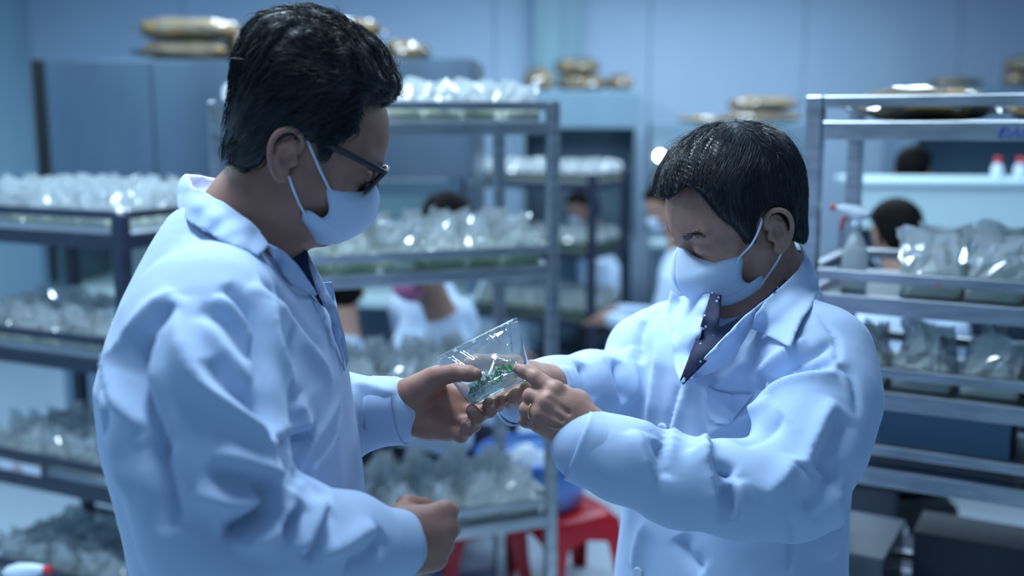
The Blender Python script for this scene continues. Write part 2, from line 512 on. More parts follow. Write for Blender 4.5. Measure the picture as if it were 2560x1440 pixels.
CART_D = cart('shelf_cart', 'dark steel shelf cart with white-topped bags, farther back in the room', pd_, RZ_D, 0.92, 0.52, 1.325, (1.25, 0.86, 0.47), M_DARK, post=0.045, rail_h=0.026, beam_h=0.040, gap=0.060)

# ------------------------------------------------------------------ clean benches (laminar hoods)
def hood(label, loc, rz, W, D, z_top, z_open, z_work, m, lit=True, led=False, joints=(), glass=True, dark_in=False, base=None):
    root = empty('clean_bench', (loc[0], loc[1], 0), rz); tag(root, label, 'workbench')
    t = 0.03
    b = MB(); b.box((0, 0.06, z_open), (W, D, z_top)); b.build('filter_housing', m, root, bevel=0.006)
    xs = [0] + list(joints) + [W]
    for a, c in zip(xs[:-1], xs[1:]):
        b = MB(); b.box((a + 0.004, 0.045, z_open + 0.004), (c - 0.004, 0.062, z_top - 0.004)); b.build('front_panel', m, root, bevel=0.003)
    for x in (0, W - t):
        b = MB(); b.box((x, 0.0, z_work), (x + t, D, z_open)); b.build('side_panel', m, root, bevel=0.003)
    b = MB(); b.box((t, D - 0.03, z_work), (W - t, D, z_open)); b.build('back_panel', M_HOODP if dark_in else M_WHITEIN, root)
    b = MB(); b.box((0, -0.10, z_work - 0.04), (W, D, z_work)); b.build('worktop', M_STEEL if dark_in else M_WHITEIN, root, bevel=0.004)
    b = MB(); b.box((0.04, 0.05, 0.1), (W - 0.04, D - 0.02, z_work - 0.04)); b.build('base_cabinet', base or m, root, bevel=0.006)
    for x in (0.05, W - 0.10):
        for y in (0.06, D - 0.1):
            b = MB(); b.box((x, y, 0), (x + 0.05, y + 0.05, 0.1)); b.build('leg', m, root)
    if glass:
        b = MB(); b.grid([[(t, 0.03, z_open), (W - t, 0.03, z_open)], [(t, -0.10, z_open - 0.22), (W - t, -0.10, z_open - 0.22)]]); b.build('sash_glass', M_GLASS, root, solid=0.005)
        for x in (t, W - t - 0.02):
            b = MB(); b.tube([(x + .01, 0.03, z_open), (x + .01, -0.10, z_open - 0.22)], 0.012, 4); b.build('sash_frame', M_DARK, root)
    if lit:
        b = MB(); b.tube([(0.12, 0.10, z_open - 0.022), (W - 0.12, 0.10, z_open - 0.022)], 0.014, 10); b.build('lamp_tube', M_TUBE, root, smooth=True)
        b = MB(); b.box((0, 0.045, z_open - 0.07), (W, 0.062, z_open)); b.build('lamp_visor', m, root)
    return root
h1 = PY(70, 155, 4.75)
HOOD1 = hood('stainless clean bench with brown sacks on its roof, at the left wall', (h1[0], h1[1]), math.radians(-3), 1.92, 0.7, 1.878, 1.36, 0.86, M_STEELP, joints=(0.52, 0.98, 1.5))
b = MB(); b.box((0.0, 0.03, 0.9), (0.045, 0.05, 1.875)); b.build('edge_gasket', M_GASKET, HOOD1)
h2 = PY(1300, 230, 7.35)
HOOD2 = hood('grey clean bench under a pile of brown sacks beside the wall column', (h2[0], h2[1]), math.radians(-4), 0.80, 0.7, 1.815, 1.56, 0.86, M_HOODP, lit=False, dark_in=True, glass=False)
h3 = PY(1630, 300, 6.9)
HOOD3 = hood('low clean bench with flat brown sacks on top, behind the pointing man', (h3[0], h3[1]), math.radians(-4), 1.05, 0.6, 1.60, 1.42, 0.86, M_HOODP, joints=(0.5,))
h4 = PY(2140, 460, 4.5)
HOOD4 = empty('work_bench', (h4[0], h4[1], 0), math.radians(-6)); tag(HOOD4, 'long bench with a bright pale front panel behind the right-hand cart', 'workbench')
for nm, lo_, hi_, mm in (('front_panel', (0, 0, 1.17), (2.0, 0.02, 1.350), M_WHITEIN), ('bench_top', (-.01, -.02, 1.350), (2.01, .42, 1.372), M_WHITEIN), ('base_cabinet', (0.02, 0.02, 0.08), (1.98, .40, 1.17), M_DARK), ('plinth', (0.06, 0.05, 0), (1.94, .36, .08), M_GASKET)):  # base cabinet near-black, standing for the shade behind the right cart
    b = MB(); b.box(lo_, hi_); b.build(nm, mm, HOOD4, bevel=.004)
h5 = PY(2290, 220, 7.2)
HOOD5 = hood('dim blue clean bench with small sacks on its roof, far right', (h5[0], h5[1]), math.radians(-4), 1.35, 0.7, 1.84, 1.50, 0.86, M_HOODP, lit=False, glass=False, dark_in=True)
# small bright lamp on the third bench
lp = PY(1650, 390, 6.7)
lm = MB(); lm.lathe([(0.0001, -0.006), (0.022, -0.005), (0.026, 0.002), (0.020, 0.010), (0.0001, 0.012)], 20)
lm.v = [(lp[0] + a, lp[1] - c, lp[2] + b_) for a, b_, c in lm.v]
st_ = MB(); st_.tube([(lp[0], lp[1] + .008, lp[2]), (lp[0], lp[1] + .03, lp[2]), (lp[0], lp[1] + .03, 1.44)], .005, 6)
LAMP = empty('indicator_lamp', (lp[0], lp[1], lp[2])); tag(LAMP, 'small round white lamp glowing on the far clean bench', 'lamp')
for o_ in (lm.build('lamp_face', M_LED, LAMP, smooth=True), st_.build('lamp_arm', M_STEEL, LAMP)): o_.matrix_parent_inverse = Matrix.Translation(LAMP.location).inverted()
# ------------------------------------------------------------------ culture bags
def bag_mesh(seed, kind, hgt=0.135, w=0.062, dpt=0.031, nu=18, nv=8):
    r = np.random.RandomState(seed); V = []
    lean = r.uniform(-0.02, 0.02); leany = r.uniform(-0.015, 0.02); tw = r.uniform(-0.25, 0.25)
    ph = r.uniform(0, 6.28, 6)
    for j in range(nv):
        v = j/(nv-1)
        if kind == 'flat':
            a = w*(1 - 0.08*math.sin(v*3.14) - 0.02*v); b = dpt*max(0.03, (1 - v**1.4))
        else:
            a = w*(1 - 0.72*max(0, v - 0.30)/0.70); b = dpt*(1 - 0.80*max(0, v - 0.3)/0.7)
            if v > 0.88: a *= 1.25; b *= 1.1
        ex = 5 - 3*min(1, v*2)
        for i in range(nu):
            th = 2*math.pi*i/nu
            c, s = math.cos(th), math.sin(th)
            x = a*math.copysign(abs(c)**(2/ex), c); y = b*math.copysign(abs(s)**(2/ex), s)
            cz = 0.0
            if v > 0.12:
                am = 0.0060*min(1, (v - .12)*3)*(0.5 if kind == 'flat' and v > 0.95 else 1)
                x += am*r.normal()*0.7; y += am*r.normal()*(0.35 if v > .9 else 0.8); cz = am*r.normal()*0.8
            f = max(0, v - 0.35)
            x2 = x*math.cos(tw*f) - y*math.sin(tw*f) + lean*f*1.6; y2 = x*math.sin(tw*f) + y*math.cos(tw*f) + leany*f*2
            top = 0.008*math.sin(3*x/w + ph[0])*v if kind == 'flat' else 0.006*math.sin(2*th + ph[1])*v
            V.append((x2, y2, 0.002 + hgt*v*(1 + 0.04*math.sin(ph[2])) + cz + top))
    F = []
    for j in range(nv-1):
        for i in range(nu): F.append([j*nu+i, j*nu+(i+1) % nu, (j+1)*nu+(i+1) % nu, (j+1)*nu+i])
    F.append(list(range(nu))[::-1])
    return V, F
def gel_mesh(seed, h=0.024, w=0.058, d=0.028, nu=20):
    r = np.random.RandomState(seed); V = []; prof = [(0.93, 0.0), (1.0, 0.2), (1.0, 0.75), (0.94, 1.0), (0.5, 1.03)]
    for k, z in prof:
        for i in range(nu):
            th = 2*math.pi*i/nu; c, s = math.cos(th), math.sin(th)
            V.append((k*w*math.copysign(abs(c)**.45, c), k*d*math.copysign(abs(s)**.45, s), 0.003 + h*z + r.normal()*.0006))
    F = []
    for j in range(len(prof)-1):
        for i in range(nu): F.append([j*nu+i, j*nu+(i+1) % nu, (j+1)*nu+(i+1) % nu, (j+1)*nu+i])
    F.append(list(range(nu))[::-1]); F.append([(len(prof)-1)*nu+i for i in range(nu)])
    return V, F
def me_of(name, V, F, m, smooth=False):
    me = bpy.data.meshes.new(name); me.from_pydata([tuple(map(float, v)) for v in V], [], [list(f) for f in F]); me.materials.append(m)
    if smooth: me.shade_smooth()
    return me
BAGS_FLAT = [me_of('culture_bag', *bag_mesh(10+i, 'flat'), M_FILM) for i in range(6)]
BAGS_PEAK = [me_of('culture_bag', *bag_mesh(40+i, 'peak'), M_FILM) for i in range(6)]
BAGS_MILK = [me_of('culture_bag', *bag_mesh(70+i, 'flat', hgt=0.110), M_FILMM) for i in range(5)]
GELS = [me_of('agar_gel', *gel_mesh(i, 0.032), M_GEL, True) for i in range(3)]
GELSG = [me_of('agar_gel', *gel_mesh(i+5, 0.042), M_GELG, True) for i in range(3)]
# staple on the fold
st = MB(); st.tube([(-0.004, 0, 0.006), (0, -0.001, -0.010), (0.004, 0, 0.006)], 0.0007, 5)
ME_TIE = me_of('wire_tie', st.v, st.f, M_GASKET)
random.seed(5)
N_BAGS = [0]
def bag(me, gel, loc, rz, label, group, scale=1.0, tie=True):
    o = link(bpy.data.objects.new('culture_bag', me)); o.location = loc; o.rotation_euler = (0, 0, rz); o.scale = (scale,)*3
    tag(o, label, 'bag', group)
    g = link(bpy.data.objects.new('agar_gel', gel), o)
    if tie:
        t = link(bpy.data.objects.new('wire_tie', ME_TIE), o); t.location = (0.0, -0.006, 0.122)
    N_BAGS[0] += 1
    return o
HIDE = []
def fill_tier(cartroot, corner, rz, W, D, ztray, kinds, gels, label, group, dx=0.128, dy=0.072, jit=0.008, sc=(0.92, 1.06), rows=None, xr=None, tie=True, turn=0.12, skip=None):
    nx = int((W - 0.08)/dx); ny = int((D - 0.06)/dy)
    for j in range(ny if rows is None else min(ny, rows)):
        for i in range(nx):
            x = 0.045 + dx*(i + 0.5) + (W - 0.09 - nx*dx)/2 + random.uniform(-jit, jit)
            y = 0.032 + dy*(j + 0.5) + random.uniform(-jit, jit)*0.6
            if skip and math.hypot((x-skip[0])/.115, (y-skip[1])/.075) < 1: continue
            if xr and not (xr[0] <= x <= xr[1]): continue
            w = rotv(x, y, rz) + np.asarray(corner)
            q = PIX(np.array([w[0], w[1], ztray + 0.06]))
            if not (-160 < q[0] < 2760 and -60 < q[1] < 1520): continue
            if any(a < q[0] < c and b < q[1] < d for a, b, c, d in HIDE): continue
            s = random.uniform(*sc)
            bag(random.choice(kinds), random.choice(gels), (w[0], w[1], ztray), rz + random.uniform(-turn, turn), label, group, s, tie)
TZ = lambda z, h: z + h/2
# left cart
for z, lab, kd in ((1.270, 'clear bag of pale gel crowded on the top tray of the dark left cart', BAGS_FLAT), (0.893, 'clear bag of pale gel on the second tray of the dark left cart', BAGS_FLAT + BAGS_PEAK[:2]),
                   (0.49, 'clear bag of pale gel on the third tray of the dark left cart', BAGS_FLAT + BAGS_PEAK), (0.11, 'clear bag of pale gel on the lowest tray of the dark left cart', BAGS_FLAT)):
    fill_tier(CART_L, pl, RZ_L, 0.78, 0.52, TZ(z, .044), kd, GELS, lab, lab.replace('clear bag', 'clear bags'), dx=0.122, dy=0.070, rows=6 if z > 1 else 5, skip=(0.69, 0.08) if z == 0.49 else None)
# central cart
for z, lab, kd, gl in ((1.596, 'milky bag of pale gel on the top tray of the central steel cart', BAGS_MILK, GELS), (1.188, 'clear bag with green shoots in gel on the second tray of the central cart', BAGS_PEAK + BAGS_FLAT[:2], GELSG),
                       (0.80, 'peaked clear bag on the third tray of the central cart, behind the hands', BAGS_PEAK, GELS), (0.43, 'peaked clear bag on the lowest tray of the central steel cart', BAGS_PEAK, GELS)):
    fill_tier(CART_C, pc, RZ_C, 0.92, 0.46, TZ(z, .036), kd, gl, lab, lab.replace(' bag', ' bags', 1), dx=0.118, dy=0.072, tie=False, skip=(0.22, 0.10) if z == 0.43 else None)
# right cart
for z, lab, kd in ((1.222, 'stapled clear bag standing in rows on the right-hand cart', BAGS_FLAT), (1.015, 'clear bag in the dim lower tray of the right-hand cart', BAGS_FLAT + BAGS_PEAK)):
    fill_tier(CART_R, pr_, RZ_R, 0.80, 0.46, TZ(z, .040), kd, GELS, lab, lab.replace('clear bag', 'clear bags'), dx=0.136, dy=0.085, rows=4 if z > 1.1 else 2, xr=(0.16 if z > 1.1 else 0.05, 0.8), turn=0.05)
# far dark cart: too many and too small to pick apart
def bag_mass(name, label, corner, rz, W, D, ztray, kinds, parent=None):
    V, F, n = [], [], 0
    for j in range(5):
        for i in range(7):
            x = 0.05 + 0.12*(i + .5) + random.uniform(-.01, .01); y = 0.06 + 0.085*(j + .5)
            w = rotv(x, y, rz) + np.asarray(corner); a = rz + random.uniform(-.2, .2)
            me = random.choice(kinds)
            for v in me.vertices:
                q = rotv(v.co.x, v.co.y, a); V.append((w[0] + q[0], w[1] + q[1], ztray + v.co.z))
            for p in me.polygons: F.append([k + n for k in p.vertices])
            n = len(V)
    o = mesh_obj(name, V, F, M_FILMM, parent, False)
    return tag(o, label, 'bags', kind='stuff')
bag_mass('culture_bags', 'mass of milky bags heaped along the top of the far dark cart', pd_, RZ_D, 0.92, 0.52, 1.27, BAGS_MILK)
bag_mass('culture_bags', 'mass of milky bags on the middle tray of the far dark cart', pd_, RZ_D, 0.92, 0.52, 0.88, BAGS_MILK)
bag_mass('culture_bags', 'mass of milky bags on the bottom tray of the far dark cart', pd_, RZ_D, 0.92, 0.52, 0.49, BAGS_FLAT)
for z in (1.27, 0.88, 0.49):
    m = MB(); m.box((0.04, 0.03, z + 0.001), (0.88, 0.49, z + 0.03)); o = m.build('gel_layer', M_GEL if z > 1 else M_GELG, CART_D, bevel=0.008); tag(o, kind='stuff')

# ------------------------------------------------------------------ brown sacks in clear film
def sack(loc, rz, L, W, H, label, group=None, seed=1, tilt=0.0, tails=True):
    root = empty('substrate_sack', tuple(map(float, loc)), rz); root.rotation_euler = (0, tilt, rz); tag(root, label, 'sack', group)
    def blob(L, W, H, sd, nu=28, nv=12, rough=0.05):
        V = []; rr = np.random.RandomState(sd); ph = rr.uniform(0, 6.28, 8)
        for j in range(nv+1):
            t = -math.pi/2 + math.pi*j/nv
            for i in range(nu):
                th = 2*math.pi*i/nu
                k = 1 + rough*(math.sin(3*th+ph[0])+math.sin(5*th+4*t+ph[1])+0.7*math.sin(9*th+ph[2]-3*t))
                c = math.cos(t)**0.45 if math.cos(t) > 1e-6 else 0
                ex = 0.62
                x = L*c*math.copysign(abs(math.cos(th))**ex, math.cos(th))*k; y = W*c*math.copysign(abs(math.sin(th))**ex, math.sin(th))*k
                z = H*math.sin(t)*(1 + .10*math.sin(2.2*th+ph[3]) + rough*math.sin(7*th+ph[4]))
                V.append((x, y, H + z*0.98 if z > -H*0.98 else 0.0))
        F = [[j*nu+i, j*nu+(i+1) % nu, (j+1)*nu+(i+1) % nu, (j+1)*nu+i] for j in range(nv) for i in range(nu)]
        return V, F
    v, f = blob(L, W, H, seed); mesh_obj('substrate', v, f, M_BROWN, root)
    v, f = blob(L*1.05, W*1.05, H*1.06, seed+1, rough=0.03)
    rr = np.random.RandomState(seed); v = np.array(v); v[:, 0] += rr.normal(size=len(v))*.003; v[:, 1] += rr.normal(size=len(v))*.003; v[:, 2] = np.maximum(v[:, 2] + rr.normal(size=len(v))*.002, -0.001)
    film = mesh_obj('film', v, f, M_FILMS, root, False)
    if tails:
        m = MB(); rows = []
        for i in range(5):
            t = i/4; rows.append([(-L*(0.98+0.35*t), W*(0.5-0.15*t)*(u-0.5)*2 + 0.01*math.sin(9*t), H*(0.75+0.25*t)+0.012*math.sin(5*u+3*t)) for u in np.linspace(0, 1, 6)])
        m.grid(rows); m.build('film_tail', M_FILMS, film, solid=0.0006)
    return root
def on_top(px, py, Y): return PY(px, py, Y)
zt = 1.878
def sk(px, Y, z, L, W, H, lab, **k):
    p = PY(px, 300, Y); return sack((p[0], p[1], z), k.pop('rz', 0.1), L, W, H, lab, **k)
sk(478, 4.95, zt, 0.185, 0.15, 0.042, 'lower brown sack of the left stack, flat on the stainless bench roof', seed=3)
sk(482, 4.95, zt+0.092, 0.20, 0.15, 0.045, 'upper brown sack of the left stack on the stainless bench roof', seed=5, rz=-0.05)
sk(618, 5.1, zt, 0.085, 0.15, 0.06, 'bulky clear sack leaning beside the left brown stack, behind his hair', seed=8, rz=0.4)
sk(745, 5.1, zt, 0.10, 0.15, 0.055, 'brown sack on the bench roof hidden mostly by black hair', seed=9, rz=0.2)
sk(745, 5.1, zt+0.118, 0.10, 0.15, 0.05, 'brown sack whose rim peeks just over the black hair', seed=10)
sk(885, 5.0, zt, 0.115, 0.13, 0.045, 'brown sack just right of the glasses man hair, lower one', seed=11, rz=-0.3)
sk(888, 5.0, zt+0.10, 0.12, 0.12, 0.040, 'pointed brown sack topping the pile right of the black hair', seed=12, rz=3.3)
sk(1010, 5.12, zt, 0.085, 0.08, 0.05, 'small brown sack at the pile end, tail pointing right', seed=13, rz=3.2)
sk(1035, 4.9, zt, 0.07, 0.07, 0.035, 'smallest brown lump at right end of the stainless bench roof', seed=14, rz=3.0, tails=False)
sk(1345, 7.7, 1.815, 0.095, 0.13, 0.075, 'clear sack with green sprigs on the grey bench', seed=15, tails=False)
sk(1452, 7.75, 1.815, 0.17, 0.15, 0.055, 'lower brown sack of the blurred pile near the wall column', seed=16, tails=False)
sk(1440, 7.75, 1.935, 0.15, 0.14, 0.050, 'upper brown sack of the blurred pile near the wall column', seed=17, tails=False)
sk(1548, 7.7, 1.815, 0.075, 0.12, 0.055, 'small brown sack at the right end of the blurred pile', seed=18, tails=False)
sk(1752, 7.1, 1.60, 0.14, 0.16, 0.022, 'thin flat brown sack lying at left on the low bench', seed=19, tails=False)
sk(1900, 7.15, 1.60, 0.24, 0.18, 0.035, 'wide brown sack under the rounded one on the low bench', seed=20, tails=False)
sk(1905, 7.15, 1.676, 0.21, 0.16, 0.045, 'rounded brown sack on top of the low bench stack', seed=21, tails=False)
sk(2380, 7.5, 1.84, 0.16, 0.13, 0.028, 'small flat brown sack on the far right clean bench', seed=22, tails=False)
sk(2570, 7.5, 1.84, 0.18, 0.12, 0.05, 'lower brown sack at the upper right corner', seed=23, tails=False)
sk(2575, 7.5, 1.94, 0.18, 0.12, 0.05, 'upper brown sack at the upper right corner', seed=24, tails=False)
# on the right cart's top tray
w = rotv(0.22, 0.20, RZ_R) + pr_
sack((w[0], w[1], 1.618), RZ_R, 0.135, 0.12, 0.034, 'wide brown sack in glossy film on the top tray of the right cart', seed=25)
w = rotv(0.52, 0.20, RZ_R) + pr_
film_only = sack((w[0], w[1], 1.618), RZ_R, 0.13, 0.12, 0.026, 'crumpled sack at the right end of the right cart top tray', seed=26)
# ------------------------------------------------------------------ people: building blocks
M_SKIN_L = mat('skin_tan', (0.40, 0.195, 0.145), 0.52, var=0.18, scale=26, col2=(0.30, 0.145, 0.11), bump=0.12, bscale=420, spec=0.35)
M_SKIN_R = mat('skin_warm', (0.45, 0.24, 0.18), 0.50, var=0.18, scale=30, col2=(0.32, 0.165, 0.13), bump=0.16, bscale=380, spec=0.35)
M_COAT = mat('coat_cotton', (0.475, 0.59, 0.82), 0.85, bump=0.10, bscale=900, spec=0.15, sheen=0.15, var=0.04, scale=6)
M_COATIN = mat('coat_lining', (0.60, 0.62, 0.86), 0.85, spec=0.1)
M_MASK = mat('mask_nonwoven', (0.58, 0.68, 0.86), 0.80, bump=0.10, bscale=1300, spec=0.2)
M_LOOP = mat('ear_loop_elastic', (0.66, 0.76, 0.95), 0.7)
M_HAIR_L = mat('black_hair', (0.010, 0.010, 0.014), 0.50, spec=0.35)
M_HAIR_R = mat('dark_hair', (0.014, 0.014, 0.018), 0.34, spec=0.5)
M_BLACKP = mat('black_acetate', (0.012, 0.014, 0.02), 0.18, spec=0.6)
M_NAVY = mat('navy_knit', (0.012, 0.018, 0.07), 0.8, bump=0.5, bscale=500)
M_TROUSER = mat('dark_trousers', (0.02, 0.025, 0.045), 0.85, bump=0.2, bscale=500)
M_SHOE = mat('black_shoe', (0.012, 0.012, 0.014), 0.4)
M_BUTTON = mat('white_button', (0.75, 0.82, 0.92), 0.3)
M_GOLD = mat('gold_ring', (0.85, 0.55, 0.22), 0.22, metal=1.0)
M_NAIL = mat('finger_nail', (0.50, 0.30, 0.27), 0.3, spec=0.5)

class Frame:
    """head frame: x forward, y to the person's left, z up"""
    def __init__(s, o, yaw, pitch, roll=0.0, scale=1.0):
        a, p, r = map(math.radians, (yaw, pitch, roll))
        f0 = np.array([math.cos(a), math.sin(a), 0]); l0 = np.array([-math.sin(a), math.cos(a), 0]); u0 = np.array([0, 0, 1.0])
        f = f0 * math.cos(p) - u0 * math.sin(p); u = u0 * math.cos(p) + f0 * math.sin(p)
        l = l0 * math.cos(r) + u * math.sin(r); u = u * math.cos(r) - l0 * math.sin(r)
        s.o = np.asarray(o, float); s.R = np.stack([f, l, u]) ; s.k = scale
    def w(s, q): return s.o + (np.asarray(q, float) * s.k) @ s.R
    def l(s, p): return ((np.asarray(p, float) - s.o) @ s.R.T) / s.k
    def un(s, px, py, y):
        """local (x,z) of the photo pixel on the plane y=const of the head"""
        o = s.l(CAMP); d = s.l(P(px, py, 1.0)) - o
        t = (y - o[1]) / d[1]
        q = o + d * t
        return q[0], q[2]

def poly_sd(poly, X, Z):
    """signed distance (inside negative) to polygon, on outer grid X[:,None],Z[None,:]"""
    p = np.asarray(poly, float); X = X[:, None].astype(float); Z = Z[None, :].astype(float)
    best = np.full(np.broadcast(X, Z).shape, 1e9); ins = np.zeros(best.shape, bool)
    m = len(p)
    for i in range(m):
        a, b = p[i], p[(i+1) % m]
        e = b - a; L = e @ e + 1e-12
        t = np.clip(((X - a[0])*e[0] + (Z - a[1])*e[1]) / L, 0, 1)
        best = np.minimum(best, (X - a[0] - t*e[0])**2 + (Z - a[1] - t*e[1])**2)
        cond = ((a[1] > Z) != (b[1] > Z)) & (X < (b[0]-a[0])*(Z-a[1])/(b[1]-a[1]+1e-12) + a[0])
        ins ^= cond
    d = np.sqrt(best); return np.where(ins, -d, d)

def head_mesh(fr, neck, ear_tilt=8.0, chin=-0.074, jaw_w=0.044, h=0.0021, chub=1.0, fx=0.90):
    """neck: list of (world point, radius)"""
    nl = [(fr.l(p), r / fr.k) for p, r in neck]
    lo = np.array([-0.13, -0.115, -0.13]); hi = np.array([0.15, 0.115, 0.16])
    for p, r in nl: lo = np.minimum(lo, p - r - 0.01); hi = np.maximum(hi, p + r + 0.01)
    S = SDF(lo, hi, h)
    X = lambda x, y, z: (x*fx, y, z)
    S.ell((-0.006, 0, 0.048), (0.095, 0.075, 0.090), k=0.01)
    S.ell(X(0.042, 0, 0.035), (0.050, 0.062, 0.062), k=0.02)
    S.ell(X(0.038, 0, -0.026), (0.044, 0.0555 * chub, 0.056), k=0.02)
    for s in (-1, 1):
        S.chain([(X(0.002, s*0.058*chub, -0.018), 0.013), (X(0.012, s*jaw_w*1.07*chub, -0.048), 0.013), (X(0.042, s*jaw_w*0.62, chin*0.95), 0.013), (X(0.066, 0, chin), 0.013)], k=0.020)
        S.ell(X(0.052, s*0.038*chub, -0.010), (0.027, 0.020, 0.024), k=0.018)
        S.cone(X(0.092, s*0.010, 0.035), X(0.078, s*0.050, 0.040), 0.0075, 0.006, k=0.012)
    S.ell(X(0.060, 0, -0.052), (0.028, 0.030, 0.026), k=0.02)
    S.chain([(X(0.092, 0, 0.024), 0.0085), (X(0.102, 0, 0.004), 0.0088), (X(0.1075, 0, -0.010), 0.0100)], k=0.010)
    for s in (-1, 1):
        S.ell(X(0.099, s*0.010, -0.014), (0.009, 0.007, 0.007), k=0.006)
        S.ell(X(0.103, s*0.032, 0.017), (0.013, 0.017, 0.012), k=0.014, op='sub')
        S.ell(X(0.0825, s*0.032, 0.0165), (0.0135, 0.0165, 0.0125), k=0.006)      # eyeball under a lowered lid
        S.cone(X(0.0968, s*0.020, 0.0085), X(0.0870, s*0.046, 0.0095), 0.0014, 0.0014, k=0.002, op='sub')   # lid slit
        S.cone(X(0.0975, s*0.019, 0.0235), X(0.0870, s*0.047, 0.0240), 0.0012, 0.0012, k=0.002, op='sub')   # lid crease
    S.cone(X(0.086, -0.016, -0.040), X(0.086, 0.016, -0.040), 0.005, 0.005, k=0.006)
    S.cone(X(0.084, -0.014, -0.050), X(0.084, 0.014, -0.050), 0.006, 0.006, k=0.006)
    S.cone(X(0.093, -0.018, -0.0450), X(0.093, 0.018, -0.0450), 0.0015, 0.0015, k=0.003, op='sub')
    S.chain(nl, k=0.03)
    # ears
    ct, st = math.cos(math.radians(ear_tilt)), math.sin(math.radians(ear_tilt))
    for s in (-1, 1):
        def E(x, z, y):
            x, z = x*ct - z*st, x*st + z*ct
            return (-0.014 + x, s*(0.0715 + y), 0.001 + z)
        S.ell(E(-0.004, 0.000, 0.008), (0.015, 0.0055, 0.026), k=0.005)
        S.ell(E(0.002, -0.024, 0.008), (0.009, 0.0045, 0.0085), k=0.005)
        S.ell(E(0.001, 0.000, 0.017), (0.0095, 0.0095, 0.0125), k=0.003, op='sub')
        S.cone(E(-0.003, 0.019, 0.016), E(-0.012, 0.006, 0.018), 0.0038, 0.003, k=0.003, op='sub')
        rim = cr([(0.010, 0.008, 0.003), (0.012, 0.020, 0.006), (0.004, 0.030, 0.010), (-0.009, 0.030, 0.014), (-0.019, 0.020, 0.017), (-0.021, 0.004, 0.017), (-0.016, -0.012, 0.014), (-0.008, -0.024, 0.010), (0.002, -0.031, 0.008)], 3)
        S.chain([(E(*q), 0.0034) for q in rim], k=0.0022)
        S.chain([(E(*q), 0.0026) for q in [(0.000, 0.017, 0.010), (-0.010, 0.010, 0.013), (-0.011, -0.006, 0.013), (-0.004, -0.016, 0.011), (0.004, -0.017, 0.010)]], k=0.003)
        S.ell(E(0.010, -0.004, 0.006), (0.0045, 0.0045, 0.006), k=0.004)
    V, F = S.mesh()
    return fr.w(V), F

def hand_mesh(fingers, palm, extra=(), subs=(), h=0.0016, kf=0.006):
    """fingers: lists of (world point, radius); palm: list of chains; smooth union"""
    pts = np.array([p for ch in list(fingers) + list(palm) for p, r in ch])
    S = SDF(pts.min(0) - 0.045, pts.max(0) + 0.045, h)
    for ch in palm: S.chain(ch, k=0.014)
    for c, r, k in extra: S.ell(c, (r, r, r) if np.isscalar(r) else r, k=k)
    T = []
    for ch in fingers:
        G = SDF.__new__(SDF); G.__dict__.update(S.__dict__); G.v = np.full_like(S.v, 0.2)
        G.chain(ch, k=0.004)
        T.append(G.v)
    for v in T: S.put((slice(None),)*3, v, kf, 'add')
    for a, b, r, k in subs: S.cone(a, b, r, r, k=k, op='sub')
    return S.mesh()

def nails(parent, spec):
    """each nail: (centre, along, normal, length, width)"""
    for c, al, nn, L, W in spec:
        al = nrm(al); nn = nrm(np.asarray(nn) - al * (al @ np.asarray(nn))); sd = np.cross(al, nn)
        m = MB(); rows = []
        for i in range(5):
            u = -1 + 2*i/4; row = []
            for j in range(7):
                w = -1 + 2*j/6
                ww = W/2 * w * (1 - 0.12*u*u)
                row.append(np.asarray(c) + al*(L/2*u*(1 - 0.12*w*w)) + sd*ww - nn*(W*0.22*w*w) - nn*(0.0006*u*u))
            rows.append(row)
        m.grid(rows); m.build('finger_nail', M_NAIL, parent, smooth=True, solid=0.0008)

def ray_curve(bvh, pts, n=8):
    c = cr(pts, n); out = []
    for x, y in c:
        p, nn = ray_hit(bvh, x, y)
        if p is not None: out.append(p)
    return np.array(out)
def apply_folds(V, F, folds):
    """folds: (pixel polyline on the cloth, width m, height m[, sharp]) pushed in or out along the cloth normal"""
    bvh = bvh_of(V, F); N = vnormals(V, F); D = np.zeros(len(V))
    for fd in folds:
        pts, w, amp = fd[:3]; sharp = fd[3] if len(fd) > 3 else 1.4
        w = w*0.95; amp = amp*2.0
        c = ray_curve(bvh, pts, 10)
        if len(c) < 3: continue
        lo, hi = c.min(0) - 3*w, c.max(0) + 3*w
        sel = np.where(((V > lo) & (V < hi)).all(1))[0]
        if not len(sel): continue
        q = V[sel]
        d2 = np.full(len(sel), 1e9); arg = np.zeros(len(sel), int)
        for i, p in enumerate(c):
            e = ((q - p)**2).sum(1); m = e < d2; d2[m] = e[m]; arg[m] = i
        t = arg / (len(c) - 1)
        taper = np.clip(np.minimum(t, 1 - t) * 4.5, 0, 1)**0.7
        taper = np.maximum(taper, 0.0)
        D[sel] += amp * taper * np.exp(-(np.sqrt(d2)/w)**sharp)
    return relax(V + N * D[:, None], F, 2, 0.4)

